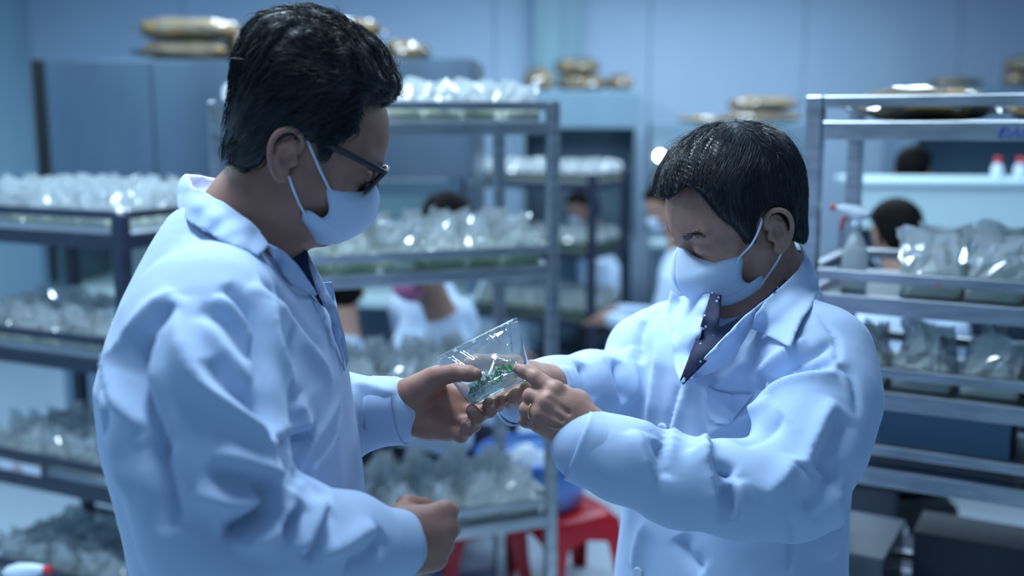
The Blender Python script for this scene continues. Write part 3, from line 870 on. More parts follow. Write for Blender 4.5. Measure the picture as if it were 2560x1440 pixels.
from mathutils.geometry import delaunay_2d_cdt
def in_poly(poly, q):
    x, y = q[:, 0], q[:, 1]; ins = np.zeros(len(q), bool); m = len(poly)
    for i in range(m):
        a, b = poly[i], poly[(i+1) % m]
        ins ^= ((a[1] > y) != (b[1] > y)) & (x < (b[0]-a[0])*(y-a[1])/(b[1]-a[1]+1e-12) + a[0])
    return ins
def depth_idw(ctrl):
    c = np.asarray(ctrl, float)
    def f(x, y):
        d = (c[:, 0]-x)**2 + (c[:, 1]-y)**2 + 4.0
        w = 1/d**1.5; return float((w*c[:, 2]).sum()/w.sum())
    return f
def wrinkle(V, F, seed, amp=0.0016):
    a = fbm(V*np.array([1, 1, 0.7]), 42, seed, 2); b = fbm(V*np.array([0.8, 1, 1]), 75, seed+3, 2)
    r = (0.45 - np.abs(a))*1.0 + 0.5*(0.4 - np.abs(b))
    return V + vnormals(V, F)*(amp*r)[:, None]
def ctl(bvh, pts):
    """control points for a cloth flap: (x, y, gap) gap metres in front of the coat"""
    out = []
    for x, y, g in pts:
        q, n = ray_hit(bvh, x, y)
        if q is not None: out.append((x, y, PIX(q)[2] - g))
    return out
def patch(name, poly, m, parent, bvh=None, ctrl=None, off=0.003, thick=0.002, step=9.0, lift=None, sub=6, wave=0.0, push=0.0):
    """a piece of cloth whose outline is the given pixel polygon, laid on the surface (bvh) or at given depths (ctrl)"""
    poly = np.asarray(poly, float)
    bd = []
    for i in range(len(poly)):
        a, b = poly[i], poly[(i+1) % len(poly)]
        k = max(1, int(np.hypot(*(b-a)) / step))
        for j in range(k): bd.append(a + (b-a)*j/k)
    bd = np.array(bd)
    lo, hi = bd.min(0), bd.max(0)
    gx, gy = np.meshgrid(np.arange(lo[0], hi[0], step), np.arange(lo[1], hi[1], step))
    g = np.stack([gx.ravel(), gy.ravel()], 1)
    g = g[in_poly(bd, g)]
    if len(g):
        dm = np.array([np.min(((bd - q)**2).sum(1)) for q in g]); g = g[dm > (0.5*step)**2]
    allp = np.concatenate([bd, g]) if len(g) else bd
    nb = len(bd)
    v2, e2, f2, *_ = delaunay_2d_cdt([Vector(p) for p in allp], [], [list(range(nb))], 1, 1e-4)
    v2 = np.array([tuple(v) for v in v2])
    dep = depth_idw(ctrl) if ctrl is not None else None
    pos = []; 
    view = lambda x, y: nrm(P(x, y, 1.0) - CAMP)
    last = None; raw = []
    for x, y in v2:
        if dep is not None: p = P(x, y, dep(x, y)); n = -view(x, y)
        else:
            p, n = ray_hit(bvh, x, y)
        raw.append((p, n))
    ok = [i for i, (p, n) in enumerate(raw) if p is not None]
    for i, (x, y) in enumerate(v2):
        p, n = raw[i]
        if p is None:
            j = min(ok, key=lambda k: (v2[k][0]-x)**2 + (v2[k][1]-y)**2)
            d = PIX(raw[j][0])[2]; p = P(x, y, d); n = raw[j][1]
        o = off + (lift(x, y) if lift else 0.0)
        vd = -view(x, y)
        nn = nrm(0.35*n + 0.65*vd)
        pos.append(p + nn * o)
    pos = np.array(pos)
    # soften jumps
    E = np.array([sorted(e) for f in f2 for e in zip(f, list(f[1:]) + [f[0]])]); E = np.unique(E, axis=0)
    deg = np.bincount(E.ravel(), minlength=len(pos))[:, None] + 1e-9
    for _ in range(4):
        A = np.zeros_like(pos)
        np.add.at(A, E[:, 0], pos[E[:, 1]]); np.add.at(A, E[:, 1], pos[E[:, 0]])
        tgt = A/deg
        vd = np.array([view(x, y) for x, y in v2])
        dl = ((tgt - pos)*vd).sum(1)[:, None]*vd
        pos = pos + 0.6*dl
    if wave:
        vd = np.array([view(x, y) for x, y in v2]); pos = pos - vd*(wave*fbm(pos, 45, 3)[:, None])
    o = mesh_obj(name, pos, [list(f) for f in f2], m, parent, True)
    md = o.modifiers.new('s', 'SOLIDIFY'); md.thickness = thick; md.offset = 0
    return o, pos

def mask_mesh(ridge, back, ys, nt=14):
    """ridge: (n,2) local x,z in the middle plane; back: (n,2) x,z of the cheek edge with half widths ys"""
    V, F = [], []
    n = len(ridge)
    for side in (-1, 1):
        b0 = len(V)
        for i in range(n):
            for j in range(nt+1):
                t = j/nt*math.pi/2
                c, s_ = math.cos(t), math.sin(t)
                xz = back[i] + (ridge[i]-back[i])*(c**0.85)
                V.append((xz[0], side*ys[i]*s_**0.95, xz[1]))
        for i in range(n-1):
            for j in range(nt):
                q = [b0+i*(nt+1)+j, b0+i*(nt+1)+j+1, b0+(i+1)*(nt+1)+j+1, b0+(i+1)*(nt+1)+j]
                F.append(q if side > 0 else q[::-1])
    return np.array(V), F

def hair_cap(outline, cut, half_w, R, h=0.0028, grooves=None, cut_soft=0.004, flat_side=0.0):
    """hair volume from the head's side profile (local x,z), rounded across; cut removes the face side"""
    o = np.asarray(outline)
    lo = (o[:, 0].min()-0.015, -half_w-0.02, o[:, 1].min()-0.015); hi = (o[:, 0].max()+0.015, half_w+0.02, o[:, 1].max()+0.015)
    S = SDF(lo, hi, h)
    d2 = poly_sd(o, S.ax[0], S.ax[2]).astype(np.float32)
    u = np.maximum(1 + d2/R, 0)[:, None, :]
    y = S.ax[1][None, :, None]
    f = (np.sqrt(u*u + (y/half_w)**2) - 1) * 0.055
    c2 = -poly_sd(cut, S.ax[0], S.ax[2]).astype(np.float32)[:, None, :]
    k = cut_soft; hh = np.maximum(k - np.abs(f - c2), 0)/k
    S.v[:] = np.maximum(f, c2) + hh*hh*k*0.25
    return S.mesh()

def strands(fr, V, F, n, field, length, rad, seed=1, segs=6, rise=0.004, keep=None, jitter=0.35):
    """hair strands as thin tapering three-sided tubes rooted on the hair surface; returns V,F (local)"""
    rng = np.random.RandomState(seed)
    bvh = bvh_of(V, F); N = vnormals(V, F)
    a = V[F[:, 1]]-V[F[:, 0]]; b = V[F[:, 3]]-V[F[:, 0]]
    ar = np.linalg.norm(np.cross(a, b), axis=1); cen = V[F].mean(1)
    if keep is not None: ar = ar * keep(cen)
    pick = rng.choice(len(F), n, p=ar/ar.sum())
    OV, OF = [], []
    for f in pick:
        q = V[F[f]]; s, t = rng.rand(2)
        p = (q[0]*(1-s)+q[1]*s)*(1-t) + (q[3]*(1-s)+q[2]*s)*t
        nn = N[F[f][0]]
        L = length * rng.uniform(0.55, 1.25); st = L/segs; r0 = rad*rng.uniform(0.6, 1.3)
        up = rise*rng.uniform(0.1, 1.0)
        jit = rng.normal(size=3)*jitter
        p = p - nn*0.002
        pts = [p]
        for i in range(segs):
            d = nrm(np.asarray(field(p)) + jit*0.6)
            p = p + d*st
            loc, nr, _, _ = bvh.find_nearest(Vector(p))
            nr = np.array(nr); loc = np.array(loc)
            w = (i+1)/segs
            p = loc + nr*(up*math.sin(min(w*1.15, 1.0)*math.pi*0.62))
            pts.append(p)
        base = len(OV); prev = None
        for i, p in enumerate(pts):
            tdir = nrm(pts[min(i+1, segs)] - pts[max(i-1, 0)])
            a_ = np.cross(tdir, nn); a_ = nrm(a_); b_ = np.cross(tdir, a_)
            r = r0*(1 - 0.85*(i/segs)**1.5)
            for j in range(3):
                w = 2.0944*j
                OV.append(p + r*(a_*math.cos(w) + b_*math.sin(w)))
        for i in range(segs):
            for j in range(3):
                OF.append([base+i*3+j, base+i*3+(j+1) % 3, base+(i+1)*3+(j+1) % 3, base+(i+1)*3+j])
    return np.array(OV), np.array(OF)

def join_np(parts):
    V, F, n = [], [], 0
    for v, f in parts:
        V.append(v); F.append(np.asarray(f) + n); n += len(v)
    return np.concatenate(V), np.concatenate(F)

def cuff_ring(name, a, b, ra, rb, parent, flat=1.0, tilt=None, k=40, thick=0.003, wob=0.0025, seed=1, side=None):
    """a sleeve hem: a short open tube from a to b"""
    a, b = np.asarray(a), np.asarray(b)
    t = nrm(b-a); s = np.cross(t, (0, 0, 1)) if side is None else np.asarray(side) - t*(t@np.asarray(side)); s = nrm(s); u = np.cross(s, t)
    m = MB(); rows = []
    for i in range(9):
        w = i/8; r = ra + (rb-ra)*w; row = []
        for j in range(k+1):
            th = 2*math.pi*j/k
            rr = r*(1 + 0.03*math.sin(3*th+seed) + 0.02*math.sin(5*th+2*seed))
            if i == 6: rr -= 0.0006
            sh = 0
            if tilt is not None: sh = tilt*math.sin(th)
            row.append(a + (b-a)*w + t*sh*w + s*(rr*math.cos(th)*flat) + u*(rr*math.sin(th)))
        rows.append(row)
    m.grid(rows)
    o = m.build(name, M_COAT, parent, smooth=True, solid=thick)
    return o

def trousers_and_shoes(root, hips, feet, fwd):
    S = SDF(np.min([hips, *feet], 0) - (0.25, 0.25, 0.0), np.max([hips, *feet], 0) + (0.25, 0.25, 0.12), 0.012)
    for f in feet:
        f = np.asarray(f); hp = hips + (f-hips)*np.array([0.45, 0.45, 0])
        S.chain([(hp, 0.085), ((hp*0.5+f*0.5), 0.070), (f+np.array([0, 0, 0.06]), 0.06)], k=0.03)
    S.ell(hips, (0.115, 0.115, 0.10), k=0.03)
    V, F = S.mesh(); mesh_obj('trousers', V, F, M_TROUSER, root)
    for f in feet:
        f = np.asarray(f); fw = np.array([fwd[0], fwd[1], 0]); sd = np.array([-fwd[1], fwd[0], 0])
        T = SDF(f - 0.25, f + 0.25, 0.006)
        T.ell(f + fw*0.06 + np.array([0, 0, 0.035]), (0.15, 0.048, 0.045), R=np.stack([fw, sd, [0, 0, 1]]), k=0.02)
        T.ell(f + np.array([0, 0, 0.06]), (0.055, 0.045, 0.05), R=np.stack([fw, sd, [0, 0, 1]]), k=0.02)
        q = T.sl(f - 0.25, (f + 0.25) * [1, 1, 0] + [0, 0, 0.0])
        T.v = np.maximum(T.v, (0.001 - T.ax[2])[None, None, :])
        v, ff = T.mesh(); mesh_obj('shoe', v, ff, M_SHOE, root)
M_LENS = film_mat('spectacle_lens', (0.55, 0.60, 0.62), 0.9, 0.02, 0.04)
# cloth folds: (where they run, width, height)
FOLDS_L = [
 ([(446, 745), (452, 850), (482, 940), (539, 996), (595, 1041), (651, 1086), (692, 1131)], .012, .010),
 ([(520, 900), (560, 960), (620, 1005), (668, 1045)], .012, -.006),
 ([(560, 712), (607, 752), (633, 795), (650, 850), (660, 910), (664, 980), (668, 1050), (674, 1110)], .010, -.012),
 ([(540, 740), (580, 780), (615, 825), (640, 880)], .009, .006),
 ([(505, 765), (560, 800), (600, 845), (632, 900)], .009, -.006),
 ([(500, 800), (545, 860), (585, 910), (630, 960)], .010, .004),
 ([(440, 730), (375, 775), (325, 835), (285, 920)], .012, .005),
 ([(440, 765), (390, 805), (345, 860), (310, 940)], .011, -.007),
 ([(365, 830), (338, 890), (330, 950), (345, 1010), (372, 1070), (405, 1140)], .013, -.013),
 ([(300, 860), (290, 930), (300, 1000), (335, 1045), (372, 1072)], .010, .008),
 ([(370, 1090), (390, 1160), (410, 1240), (425, 1330)], .014, -.012),
 ([(623, 712), (690, 775), (744, 843), (792, 903), (830, 960)], .014, .006),
 ([(667, 760), (680, 830), (703, 903), (735, 985)], .012, .005),
 ([(650, 700), (700, 740), (760, 810), (812, 880)], .010, -.005),
 ([(675, 1100), (726, 1082), (782, 1066)], .010, .008),
 ([(681, 1116), (726, 1098), (785, 1082)], .010, -.012),
 ([(740, 1000), (752, 1040), (762, 1075)], .012, .006),
 ([(857, 977), (805, 1071), (752, 1150), (711, 1206)], .006, .004),
 ([(852, 1004), (831, 1101), (790, 1160), (745, 1221)], .006, .004),
 ([(700, 1170), (760, 1190), (830, 1240)], .012, -.005),
 ([(539, 1135), (595, 1152), (670, 1178), (706, 1194)], .010, .008),
 ([(520, 1180), (576, 1200), (651, 1212), (702, 1212)], .010, -.009),
 ([(490, 1222), (558, 1254), (625, 1262), (668, 1246)], .012, .009),
 ([(560, 1345), (625, 1318), (670, 1280), (704, 1222)], .013, -.020),
 ([(560, 1362), (620, 1358), (668, 1342), (700, 1296), (722, 1256), (712, 1222)], .010, .010),
 ([(705, 1345), (734, 1302), (748, 1258)], .009, -.010),
 ([(752, 1388), (779, 1318), (809, 1254)], .010, .011),
 ([(766, 1398), (800, 1322), (822, 1266)], .009, -.010),
 ([(780, 1392), (839, 1368), (895, 1336), (940, 1320)], .011, .007),
 ([(860, 1420), (920, 1392), (965, 1340)], .012, -.007),
 ([(470, 1290), (520, 1330), (600, 1390), (700, 1420)], .014, -.006),
 ([(270, 960), (275, 1050), (300, 1150), (325, 1250)], .014, .005),
 ([(880, 960), (940, 975), (985, 990)], .010, .004),
 ([(905, 1080), (940, 1050), (985, 1045)], .010, -.004),
]
FOLDS_L2 = []
FOLDS_R = [
 ([(1882, 990), (1951, 936), (2021, 915), (2085, 912)], .010, -.010),
 ([(1900, 1005), (1960, 955), (2030, 935), (2095, 935)], .011, .006),
 ([(1899, 958), (1963, 912), (2039, 878), (2084, 852)], .008, -.007),
 ([(1890, 940), (1950, 890), (2020, 850)], .010, .005),
 ([(2048, 787), (2089, 845), (2093, 905)], .004, -.004),
 ([(2095, 915), (2126, 930), (2140, 975), (2142, 1040)], .006, -.004),
 ([(1860, 900), (1800, 960), (1770, 1000)], .012, .004),
 ([(2085, 1000), (2055, 1067), (2018, 1150), (2010, 1170)], .012, .008),
 ([(2110, 1040), (2085, 1110), (2050, 1180)], .014, -.008),
 ([(1930, 1000), (1880, 1040), (1820, 1060), (1775, 1090)], .014, .008),
 ([(1960, 1040), (1900, 1090), (1840, 1105)], .014, -.006),
 ([(1765, 1100), (1752, 1125), (1770, 1150), (1805, 1172)], .009, .010),
 ([(1762, 1146), (1800, 1168), (1832, 1190)], .008, -.013),
 ([(1735, 1125), (1760, 1175), (1778, 1240), (1786, 1315)], .010, .010),
 ([(1805, 1215), (1825, 1250), (1835, 1300)], .010, -.010),
 ([(1840, 1200), (1850, 1250), (1842, 1300)], .010, .008),
 ([(1584, 1078), (1613, 1155), (1632, 1196)], .010, .008),
 ([(1640, 1100), (1655, 1150), (1650, 1195)], .010, -.006),
 ([(1900, 1240), (1950, 1200), (1990, 1150)], .014, .006),
 ([(1488, 882), (1500, 930), (1520, 980), (1540, 1030)], .012, .010),
 ([(1450, 905), (1470, 950), (1480, 1010)], .011, -.008),
 ([(1540, 900), (1550, 950), (1560, 1010)], .010, -.009),
 ([(1570, 870), (1585, 930), (1590, 1000)], .012, .006),
 ([(1400, 915), (1420, 960), (1425, 1020)], .010, .005),
 ([(1610, 800), (1600, 850), (1605, 910)], .010, -.006),
 ([(1640, 790), (1650, 880), (1640, 980), (1620, 1080)], .014, .006),
 ([(1700, 960), (1670, 1060), (1640, 1180)], .006, -.004),
 ([(1720, 960), (1690, 1060), (1660, 1180)], .010, .004),
 ([(2110, 1150), (2060, 1230), (2010, 1280)], .014, -.007),
 ([(1975, 1290), (1980, 1360), (1972, 1430)], .004, -.003),
 ([(2080, 1200), (2090, 1300), (2070, 1400)], .016, .006),
 ([(1700, 1340), (1720, 1390), (1760, 1430)], .014, -.006),
 ([(1620, 1300), (1600, 1360), (1590, 1430)], .014, .006),
]
# ------------------------------------------------------------------ the man on the left (seen from his right side)
def loft_rows(S, rows, fwd, ex=2.3, k=0.02):
    zs, cx, cy, a, b = [], [], [], [], []
    for y, xl, xr, D, bb in rows:
        p = PY((xl+xr)/2, y, D*0.99)
        zs.append(p[2]); cx.append(p[0]); cy.append(p[1]); a.append((xr-xl)/2/FPX*D*0.945); b.append(bb)
    S.loft(zs, cx, cy, a, b, fwd, ex, k)

def build_left():
    yaw, pitch = 8.0, 25.0
    fr = Frame((0, 0, 0), yaw, pitch, 0.0, 1.0)
    fr.o = P(745, 404, 1.275) + fr.R[1]*0.078
    root = empty('person', (float(fr.o[0])-0.12, float(fr.o[1]), 0))
    tag(root, 'man in black-rimmed glasses, face mask and pale blue lab coat, one fist closed', 'person')
    ch = []
    # ---- body: head, neck, hands, trunk
    neck = [(fr.w((-0.012, 0, -0.02)), 0.056), (P(640, 545, 1.355), 0.061), (P(585, 660, 1.36), 0.082)]
    head = head_mesh(fr, neck, ear_tilt=4)
    # right fist, back of the hand to the camera
    K = {'i': P(1112, 1279, 1.268), 'm': P(1117, 1322, 1.262), 'r': P(1104, 1362, 1.265), 'p': P(1090, 1397, 1.272)}
    wr = P(985, 1352, 1.262)
    fing = [
        [(K['i'], 0.0115), (P(1124, 1277, 1.308), 0.0105), (P(1088, 1284, 1.326), 0.0095), (P(1062, 1290, 1.31), 0.0085)],
        [(K['m'], 0.0120), (P(1128, 1324, 1.308), 0.0108), (P(1088, 1326, 1.330), 0.0098), (P(1060, 1328, 1.312), 0.0088)],
        [(K['r'], 0.0112), (P(1113, 1364, 1.308), 0.0102), (P(1076, 1364, 1.326), 0.0092), (P(1052, 1362, 1.31), 0.0084)],
        [(K['p'], 0.0100), (P(1099, 1398, 1.304), 0.0092), (P(1068, 1396, 1.318), 0.0084), (P(1048, 1392, 1.305), 0.0076)],
        [(P(1005, 1302, 1.285), 0.016), (P(1018, 1266, 1.305), 0.0135), (P(1058, 1268, 1.330), 0.0115), (P(1092, 1284, 1.338), 0.010)]]
    palm = [[(P(900, 1360, 1.235), 0.030), (wr, 0.027)]] + [[(wr + (K[c]-K['m'])*0.42, 0.019), (K[c]*0.45+wr*0.55+(K[c]-K['m'])*0.25, 0.0175), (K[c], 0.0135)] for c in 'imrp']
    palm += [[(P(1000, 1300, 1.285), 0.020), (P(1050, 1310, 1.29), 0.02)], [(P(1020, 1395, 1.285), 0.019), (P(1070, 1398, 1.285), 0.015)]]
    hr = hand_mesh(fing, palm, kf=0.005)
    # left hand, palm to the camera, holding the bag
    J = {'i': P(1150, 985, 1.505), 'm': P(1152, 1022, 1.50), 'r': P(1142, 1054, 1.492), 'p': P(1120, 1078, 1.482)}
    w2 = P(1000, 1008, 1.505)
    fing2 = [
        [(J['i'], 0.0115), (P(1212, 1008, 1.492), 0.0100), (P(1244, 1012, 1.476), 0.0092), (P(1256, 1003, 1.464), 0.0084)],
        [(J['m'], 0.0118), (P(1200, 1036, 1.480), 0.0102), (P(1224, 1026, 1.460), 0.0094), (P(1222, 1010, 1.450), 0.0086)],
        [(J['r'], 0.0112), (P(1184, 1062, 1.466), 0.0100), (P(1192, 1044, 1.450), 0.0090), (P(1180, 1026, 1.444), 0.0084)],
        [(J['p'], 0.0100), (P(1153, 1090, 1.458), 0.0092), (P(1168, 1076, 1.446), 0.0082), (P(1164, 1058, 1.440), 0.0076)],
        [(P(1050, 975, 1.490), 0.0190), (P(1094, 942, 1.468), 0.0150), (P(1140, 931, 1.452), 0.0118), (P(1172, 934, 1.442), 0.0108), (P(1190, 936, 1.438), 0.0085)]]
    palm2 = [[(P(905, 1015, 1.50), 0.032), (w2, 0.0285)], [(w2 + (J['i']-J['m'])*0.4, 0.020), (J['i'], 0.0150)], [(w2, 0.021), (J['m'], 0.0160)], [(w2 + (J['r']-J['m'])*0.5, 0.020), (J['r'], 0.0155)],
             [(w2 + (J['p']-J['m'])*0.7, 0.020), (P(1070, 1060, 1.490), 0.019), (J['p'], 0.0145)], [(P(1030, 985, 1.485), 0.024), (P(1080, 955, 1.478), 0.020)]]
    crease = [(P(1150, 995, 1.474), P(1112, 1050, 1.462), 0.0016, 0.006), (P(1120, 965, 1.462), P(1075, 1040, 1.462), 0.0014, 0.006)]
    hl = hand_mesh(fing2, palm2, subs=crease, kf=0.005)
    T = SDF(P(560, 700, 1.36)-np.array([0.25, 0.3, 0.75]), P(560, 700, 1.36)+np.array([0.3, 0.3, 0.15]), 0.010)
    T.chain([(PY(590, 670, 1.35), 0.07), (PY(570, 900, 1.34), 0.10), (PY(620, 1400, 1.34), 0.10)], k=0.03)
    T.chain([(P(490, 740, 1.17), 0.05), (P(540, 1310, 1.10), 0.042)], k=0.03)
    T.chain([(P(540, 1310, 1.10), 0.040), (P(900, 1360, 1.235), 0.03)], k=0.02)
    T.chain([(P(640, 700, 1.53), 0.05), (P(720, 1090, 1.52), 0.042), (P(905, 1015, 1.50), 0.032)], k=0.02)
    tr = T.mesh()
    V, F = join_np([head, hr, hl, tr])
    body = mesh_obj('body', V, F, M_SKIN_L); ch.append(body)
    sp = []
    for tip, dip, r in ((P(1180, 1026, 1.444), P(1192, 1044, 1.450), .0086), (P(1164, 1058, 1.440), P(1168, 1076, 1.446), .0078), (P(1222, 1010, 1.450), P(1224, 1026, 1.460), .0088), (P(1256, 1003, 1.464), P(1244, 1012, 1.476), .0086)):
        nn = nrm(np.array([0.75, -0.62, -0.1])); sp.append((tip + nn*r*0.97, tip - dip, nn, .0095, .0085))
    nails(body, sp)
    # ---- lab coat
    lo = P(560, 700, 1.33)-np.array([0.34, 0.42, 1.05]); hi = P(560, 700, 1.33)+np.array([0.42, 0.40, 0.16])
    S = SDF(lo, hi, 0.0044)
    rows = [(500, 470, 640, 1.36, 0.045), (540, 420, 660, 1.36, 0.065), (600, 382, 695, 1.36, 0.10), (660, 350, 742, 1.36, 0.135), (730, 317, 790, 1.355, 0.168), (820, 280, 842, 1.345, 0.19),
            (930, 250, 880, 1.34, 0.205), (1060, 254, 902, 1.34, 0.20), (1180, 288, 922, 1.34, 0.20), (1300, 316, 938, 1.34, 0.20), (1440, 345, 956, 1.34, 0.205),
            (1800, 345, 985, 1.34, 0.215), (2400, 330, 1000, 1.34, 0.23), (2750, 330, 1000, 1.34, 0.23)]
    loft_rows(S, rows, (1, 0), 2.1)
    # near (right) sleeve
    S.chain([(P(560, 735, 1.25), 0.060), (P(510, 800, 1.185), 0.074), (P(500, 900, 1.150), 0.078), (P(500, 1020, 1.115), 0.077), (P(520, 1190, 1.095), 0.076), (P(545, 1330, 1.090), 0.070)], k=0.035)
    S.chain([(P(545, 1335, 1.090), 0.072), (P(700, 1352, 1.135), 0.064), (P(860, 1360, 1.200), 0.052), (P(978, 1364, 1.250), 0.0415)], k=0.025)
    # far (left) sleeve
    S.chain([(P(650, 720, 1.52), 0.08), (P(715, 1060, 1.53), 0.068), (P(820, 1040, 1.52), 0.055), (P(985, 1028, 1.505), 0.0455)], k=0.03)
    V, F = S.mesh()
    V = V + vnormals(V, F)*(0.0035*fbm(V, 14, 1) )[:, None]
    folds = FOLDS_L
    V = apply_folds(V, F, folds)
    V = wrinkle(V, F, 4)
    coat = mesh_obj('lab_coat', V, F, M_COAT); ch.append(coat)
    bvh = bvh_of(V, F)
    cp = coat
    cuff_ring('cuff', P(925, 1362, 1.228), P(998, 1363, 1.262), 0.0455, 0.0425, cp, seed=2, tilt=0.004, side=(0, 1, 0))
    cuff_ring('cuff', P(930, 1030, 1.507), P(1003, 1028, 1.502), 0.0478, 0.0462, cp, seed=4, tilt=0.006, side=(0, 1, 0))
    # collar: lining behind the neck, fall on the near side, lapels, shirt
    lin = [(452, 452), (465, 436), (500, 439), (537, 446), (560, 470), (555, 520), (520, 540), (480, 500)]
    patch('collar_lining', lin, M_COATIN, cp, ctrl=[(452, 452, 1.35), (465, 436, 1.375), (537, 446, 1.44), (560, 470, 1.44), (555, 520, 1.40), (480, 500, 1.36)], off=0.0, thick=0.003)
    fall = [tuple(p) for p in cr([(444, 462), (452, 446), (466, 437), (474, 446), (484, 468), (507, 477), (530, 494), (560, 509), (595, 534), (625, 556), (650, 580)], 4)] + [(671, 613), (660, 626), (645, 640), (630, 635)] + \
           [tuple(p) for p in cr([(630, 635), (595, 622), (560, 606), (520, 582), (482, 562), (457, 541), (446, 520), (441, 486)], 4)]
    cctl = [(445, 455, 1.352), (466, 437, 1.368), (442, 482, 1.345), (446, 520, 1.33), (457, 541, 1.305), (482, 560, 1.272), (520, 580, 1.246), (560, 605, 1.228), (595, 620, 1.222), (644, 640, 1.225), (671, 615, 1.25), (650, 580, 1.272), (595, 535, 1.280), (560, 510, 1.288), (507, 477, 1.308), (484, 468, 1.33),
            (540, 545, 1.250), (590, 580, 1.240), (500, 520, 1.275)]
    patch('collar', fall, M_COAT, cp, ctrl=cctl, off=0.0, thick=0.004, step=8, wave=0.0006)
    lap = [(668, 608), (690, 618), (716, 634), (744, 662), (776, 708), (800, 745), (826, 785), (850, 830), (860, 900), (862, 926)] + [tuple(p) for p in cr([(862, 926), (846, 870), (829, 815), (824, 776), (797, 745), (757, 727), (728, 707), (709, 689), (697, 668), (684, 648), (671, 617)], 3)][1:-1]
    lctl = ctl(bvh, [(709, 690, .014), (728, 708, .014), (757, 728, .014), (797, 746, .013), (824, 780, .010), (829, 815, .008), (846, 870, .006), (862, 924, .003), (690, 655, .012)]) + [(668, 608, 1.262), (716, 634, 1.285), (744, 662, 1.30), (776, 708, 1.315), (826, 785, 1.325), (850, 830, 1.33), (676, 625, 1.245)]
    patch('lapel', lap, M_COAT, cp, ctrl=lctl, off=0.0, thick=0.0035, step=8)
    far = [(747, 601), (768, 628), (788, 668), (806, 706), (842, 772), (860, 832), (872, 900), (866, 920), (852, 850), (826, 790), (800, 745), (784, 712), (771, 668), (762, 635)]
    patch('lapel', far, M_COAT, cp, ctrl=[(747, 601, 1.40), (806, 706, 1.40), (872, 900, 1.36), (784, 712, 1.365), (826, 790, 1.345), (866, 920, 1.345)], off=0.0, thick=0.0035, step=8)
    patch('chest_pocket', [(806, 706), (829, 705), (837, 734), (846, 790), (838, 775), (820, 738)], M_COAT, cp, ctrl=[(806, 706, 1.42), (837, 734, 1.43), (846, 790, 1.40)], off=0.0, thick=0.003, step=6)
    patch('shirt', [(712, 616), (722, 604), (736, 599), (748, 603), (768, 632), (774, 672), (790, 722), (812, 770), (800, 760), (770, 715), (742, 675), (716, 645)], M_NAVY, root, ctrl=[(712, 616, 1.325), (748, 603, 1.36), (790, 722, 1.35), (742, 675, 1.335), (812, 770, 1.345)], off=0.0, thick=0.004, step=6)
    ch.append(None)
    # ---- mask, ear loops
    rl = [(918, 452), (936, 458), (944, 475), (947, 500), (944, 520), (933, 549), (906, 576), (868, 598), (839, 607), (812, 608), (790, 603)]
    bl = [(916, 464), (908, 480), (885, 481), (860, 469), (838, 461), (818, 470), (817, 488), (822, 514), (820, 533), (806, 545), (790, 539), (775, 527), (760, 527), (754, 545), (763, 560), (774, 580), (783, 600)]
    by = [0.010, 0.020, 0.032, 0.044, 0.054, 0.061, 0.0615, 0.0610, 0.0605, 0.0605, 0.0615, 0.0625, 0.0630, 0.0600, 0.0540, 0.042, 0.024]
    ridge = np.array([fr.un(x, y, 0.0) for x, y in rl]); back = np.array([fr.un(x, y, -b) for (x, y), b in zip(bl, by)])
    rc = cr(ridge, 12); bc = cr(np.column_stack([back, by]), 8)
    n = 64
    tt = np.linspace(0, 1, n)
    def resamp(c):
        s = np.concatenate([[0], np.cumsum(np.linalg.norm(np.diff(c, axis=0), axis=1))]); s /= s[-1]
        return np.stack([np.interp(tt, s, c[:, i]) for i in range(c.shape[1])], 1)
    rc, bc = resamp(rc), resamp(bc)
    global MASK_LOCAL
    MASK_LOCAL = (rc, bc)
    mv, mf = mask_mesh(rc, bc[:, :2], bc[:, 2])
    mo = mesh_obj('face_mask', fr.w(mv), mf, M_MASK); ch.append(mo)
    md = mo.modifiers.new('s', 'SOLIDIFY'); md.thickness = 0.0022; md.offset = 0
    # edge seam down the middle
    MB().tube([fr.w((a, 0, b)) for a, b in rc[2:-2] + 0.0004], 0.0014, 6).build('mask_seam', M_MASK, mo, smooth=True)
    for s in (-1, 1):
        def q(px, py, y):
            a, b = fr.un(px, py, -abs(y)); return fr.w((a, s*abs(y), b))
        MB().tube([q(768, 352, .079), q(776, 368, .080), q(800, 425, .074), q(822, 470, .0645), q(832, 482, .063)], 0.0016, 6).build('ear_loop', M_LOOP, mo, smooth=True)
        MB().tube([q(722, 440, .082), q(730, 465, .078), q(748, 510, .069), q(765, 540, .0635), q(770, 548, .0625)], 0.0016, 6).build('ear_loop', M_LOOP, mo, smooth=True)
    # ---- glasses
    g = empty('glasses', (0, 0, 0)); ch.append(g)
    for s in (-1, 1):
        def q(px, py, y):
            a, b = fr.un(px, py, -abs(y)); return np.array((a, s*abs(y), b))
        a0 = q(962, 432, .066); a1 = q(915, 481, .060); b0 = q(966, 420, .012); b1 = q(924, 470, .016)
        a0[1] = s*.064; mid = (a0+a1)/2
        rim = cr([a0, a0*.4+b0*.6+np.array([0.002, 0, 0.001]), b0, b0*.5+b1*.5+np.array([0, -s*.002, 0]), b1, (a1*.5+b1*.5)+np.array([0, 0, -.002]), a1, a1*.5+a0*.5], 5, closed=True)
        rim = list(rim) + [rim[0]]
        MB().tube([fr.w(p) for p in rim], 0.0029, 8, caps=False).build('rim', M_BLACKP, g, smooth=True)
        cv = [fr.w(p) for p in rim[:-1]]
        lens = MB(); lens.v = [tuple(p) for p in cv]; lens.f = [list(range(len(cv)))]
        lens.build('lens', M_LENS, g)
        arm = [a0, q(930, 416, .071), q(880, 390, .0765), q(843, 374, .078), q(790, 352, .0790), q(762, 346, .080), q(720, 352, .080), q(692, 362, .0775)]
        c = cr(arm, 4)
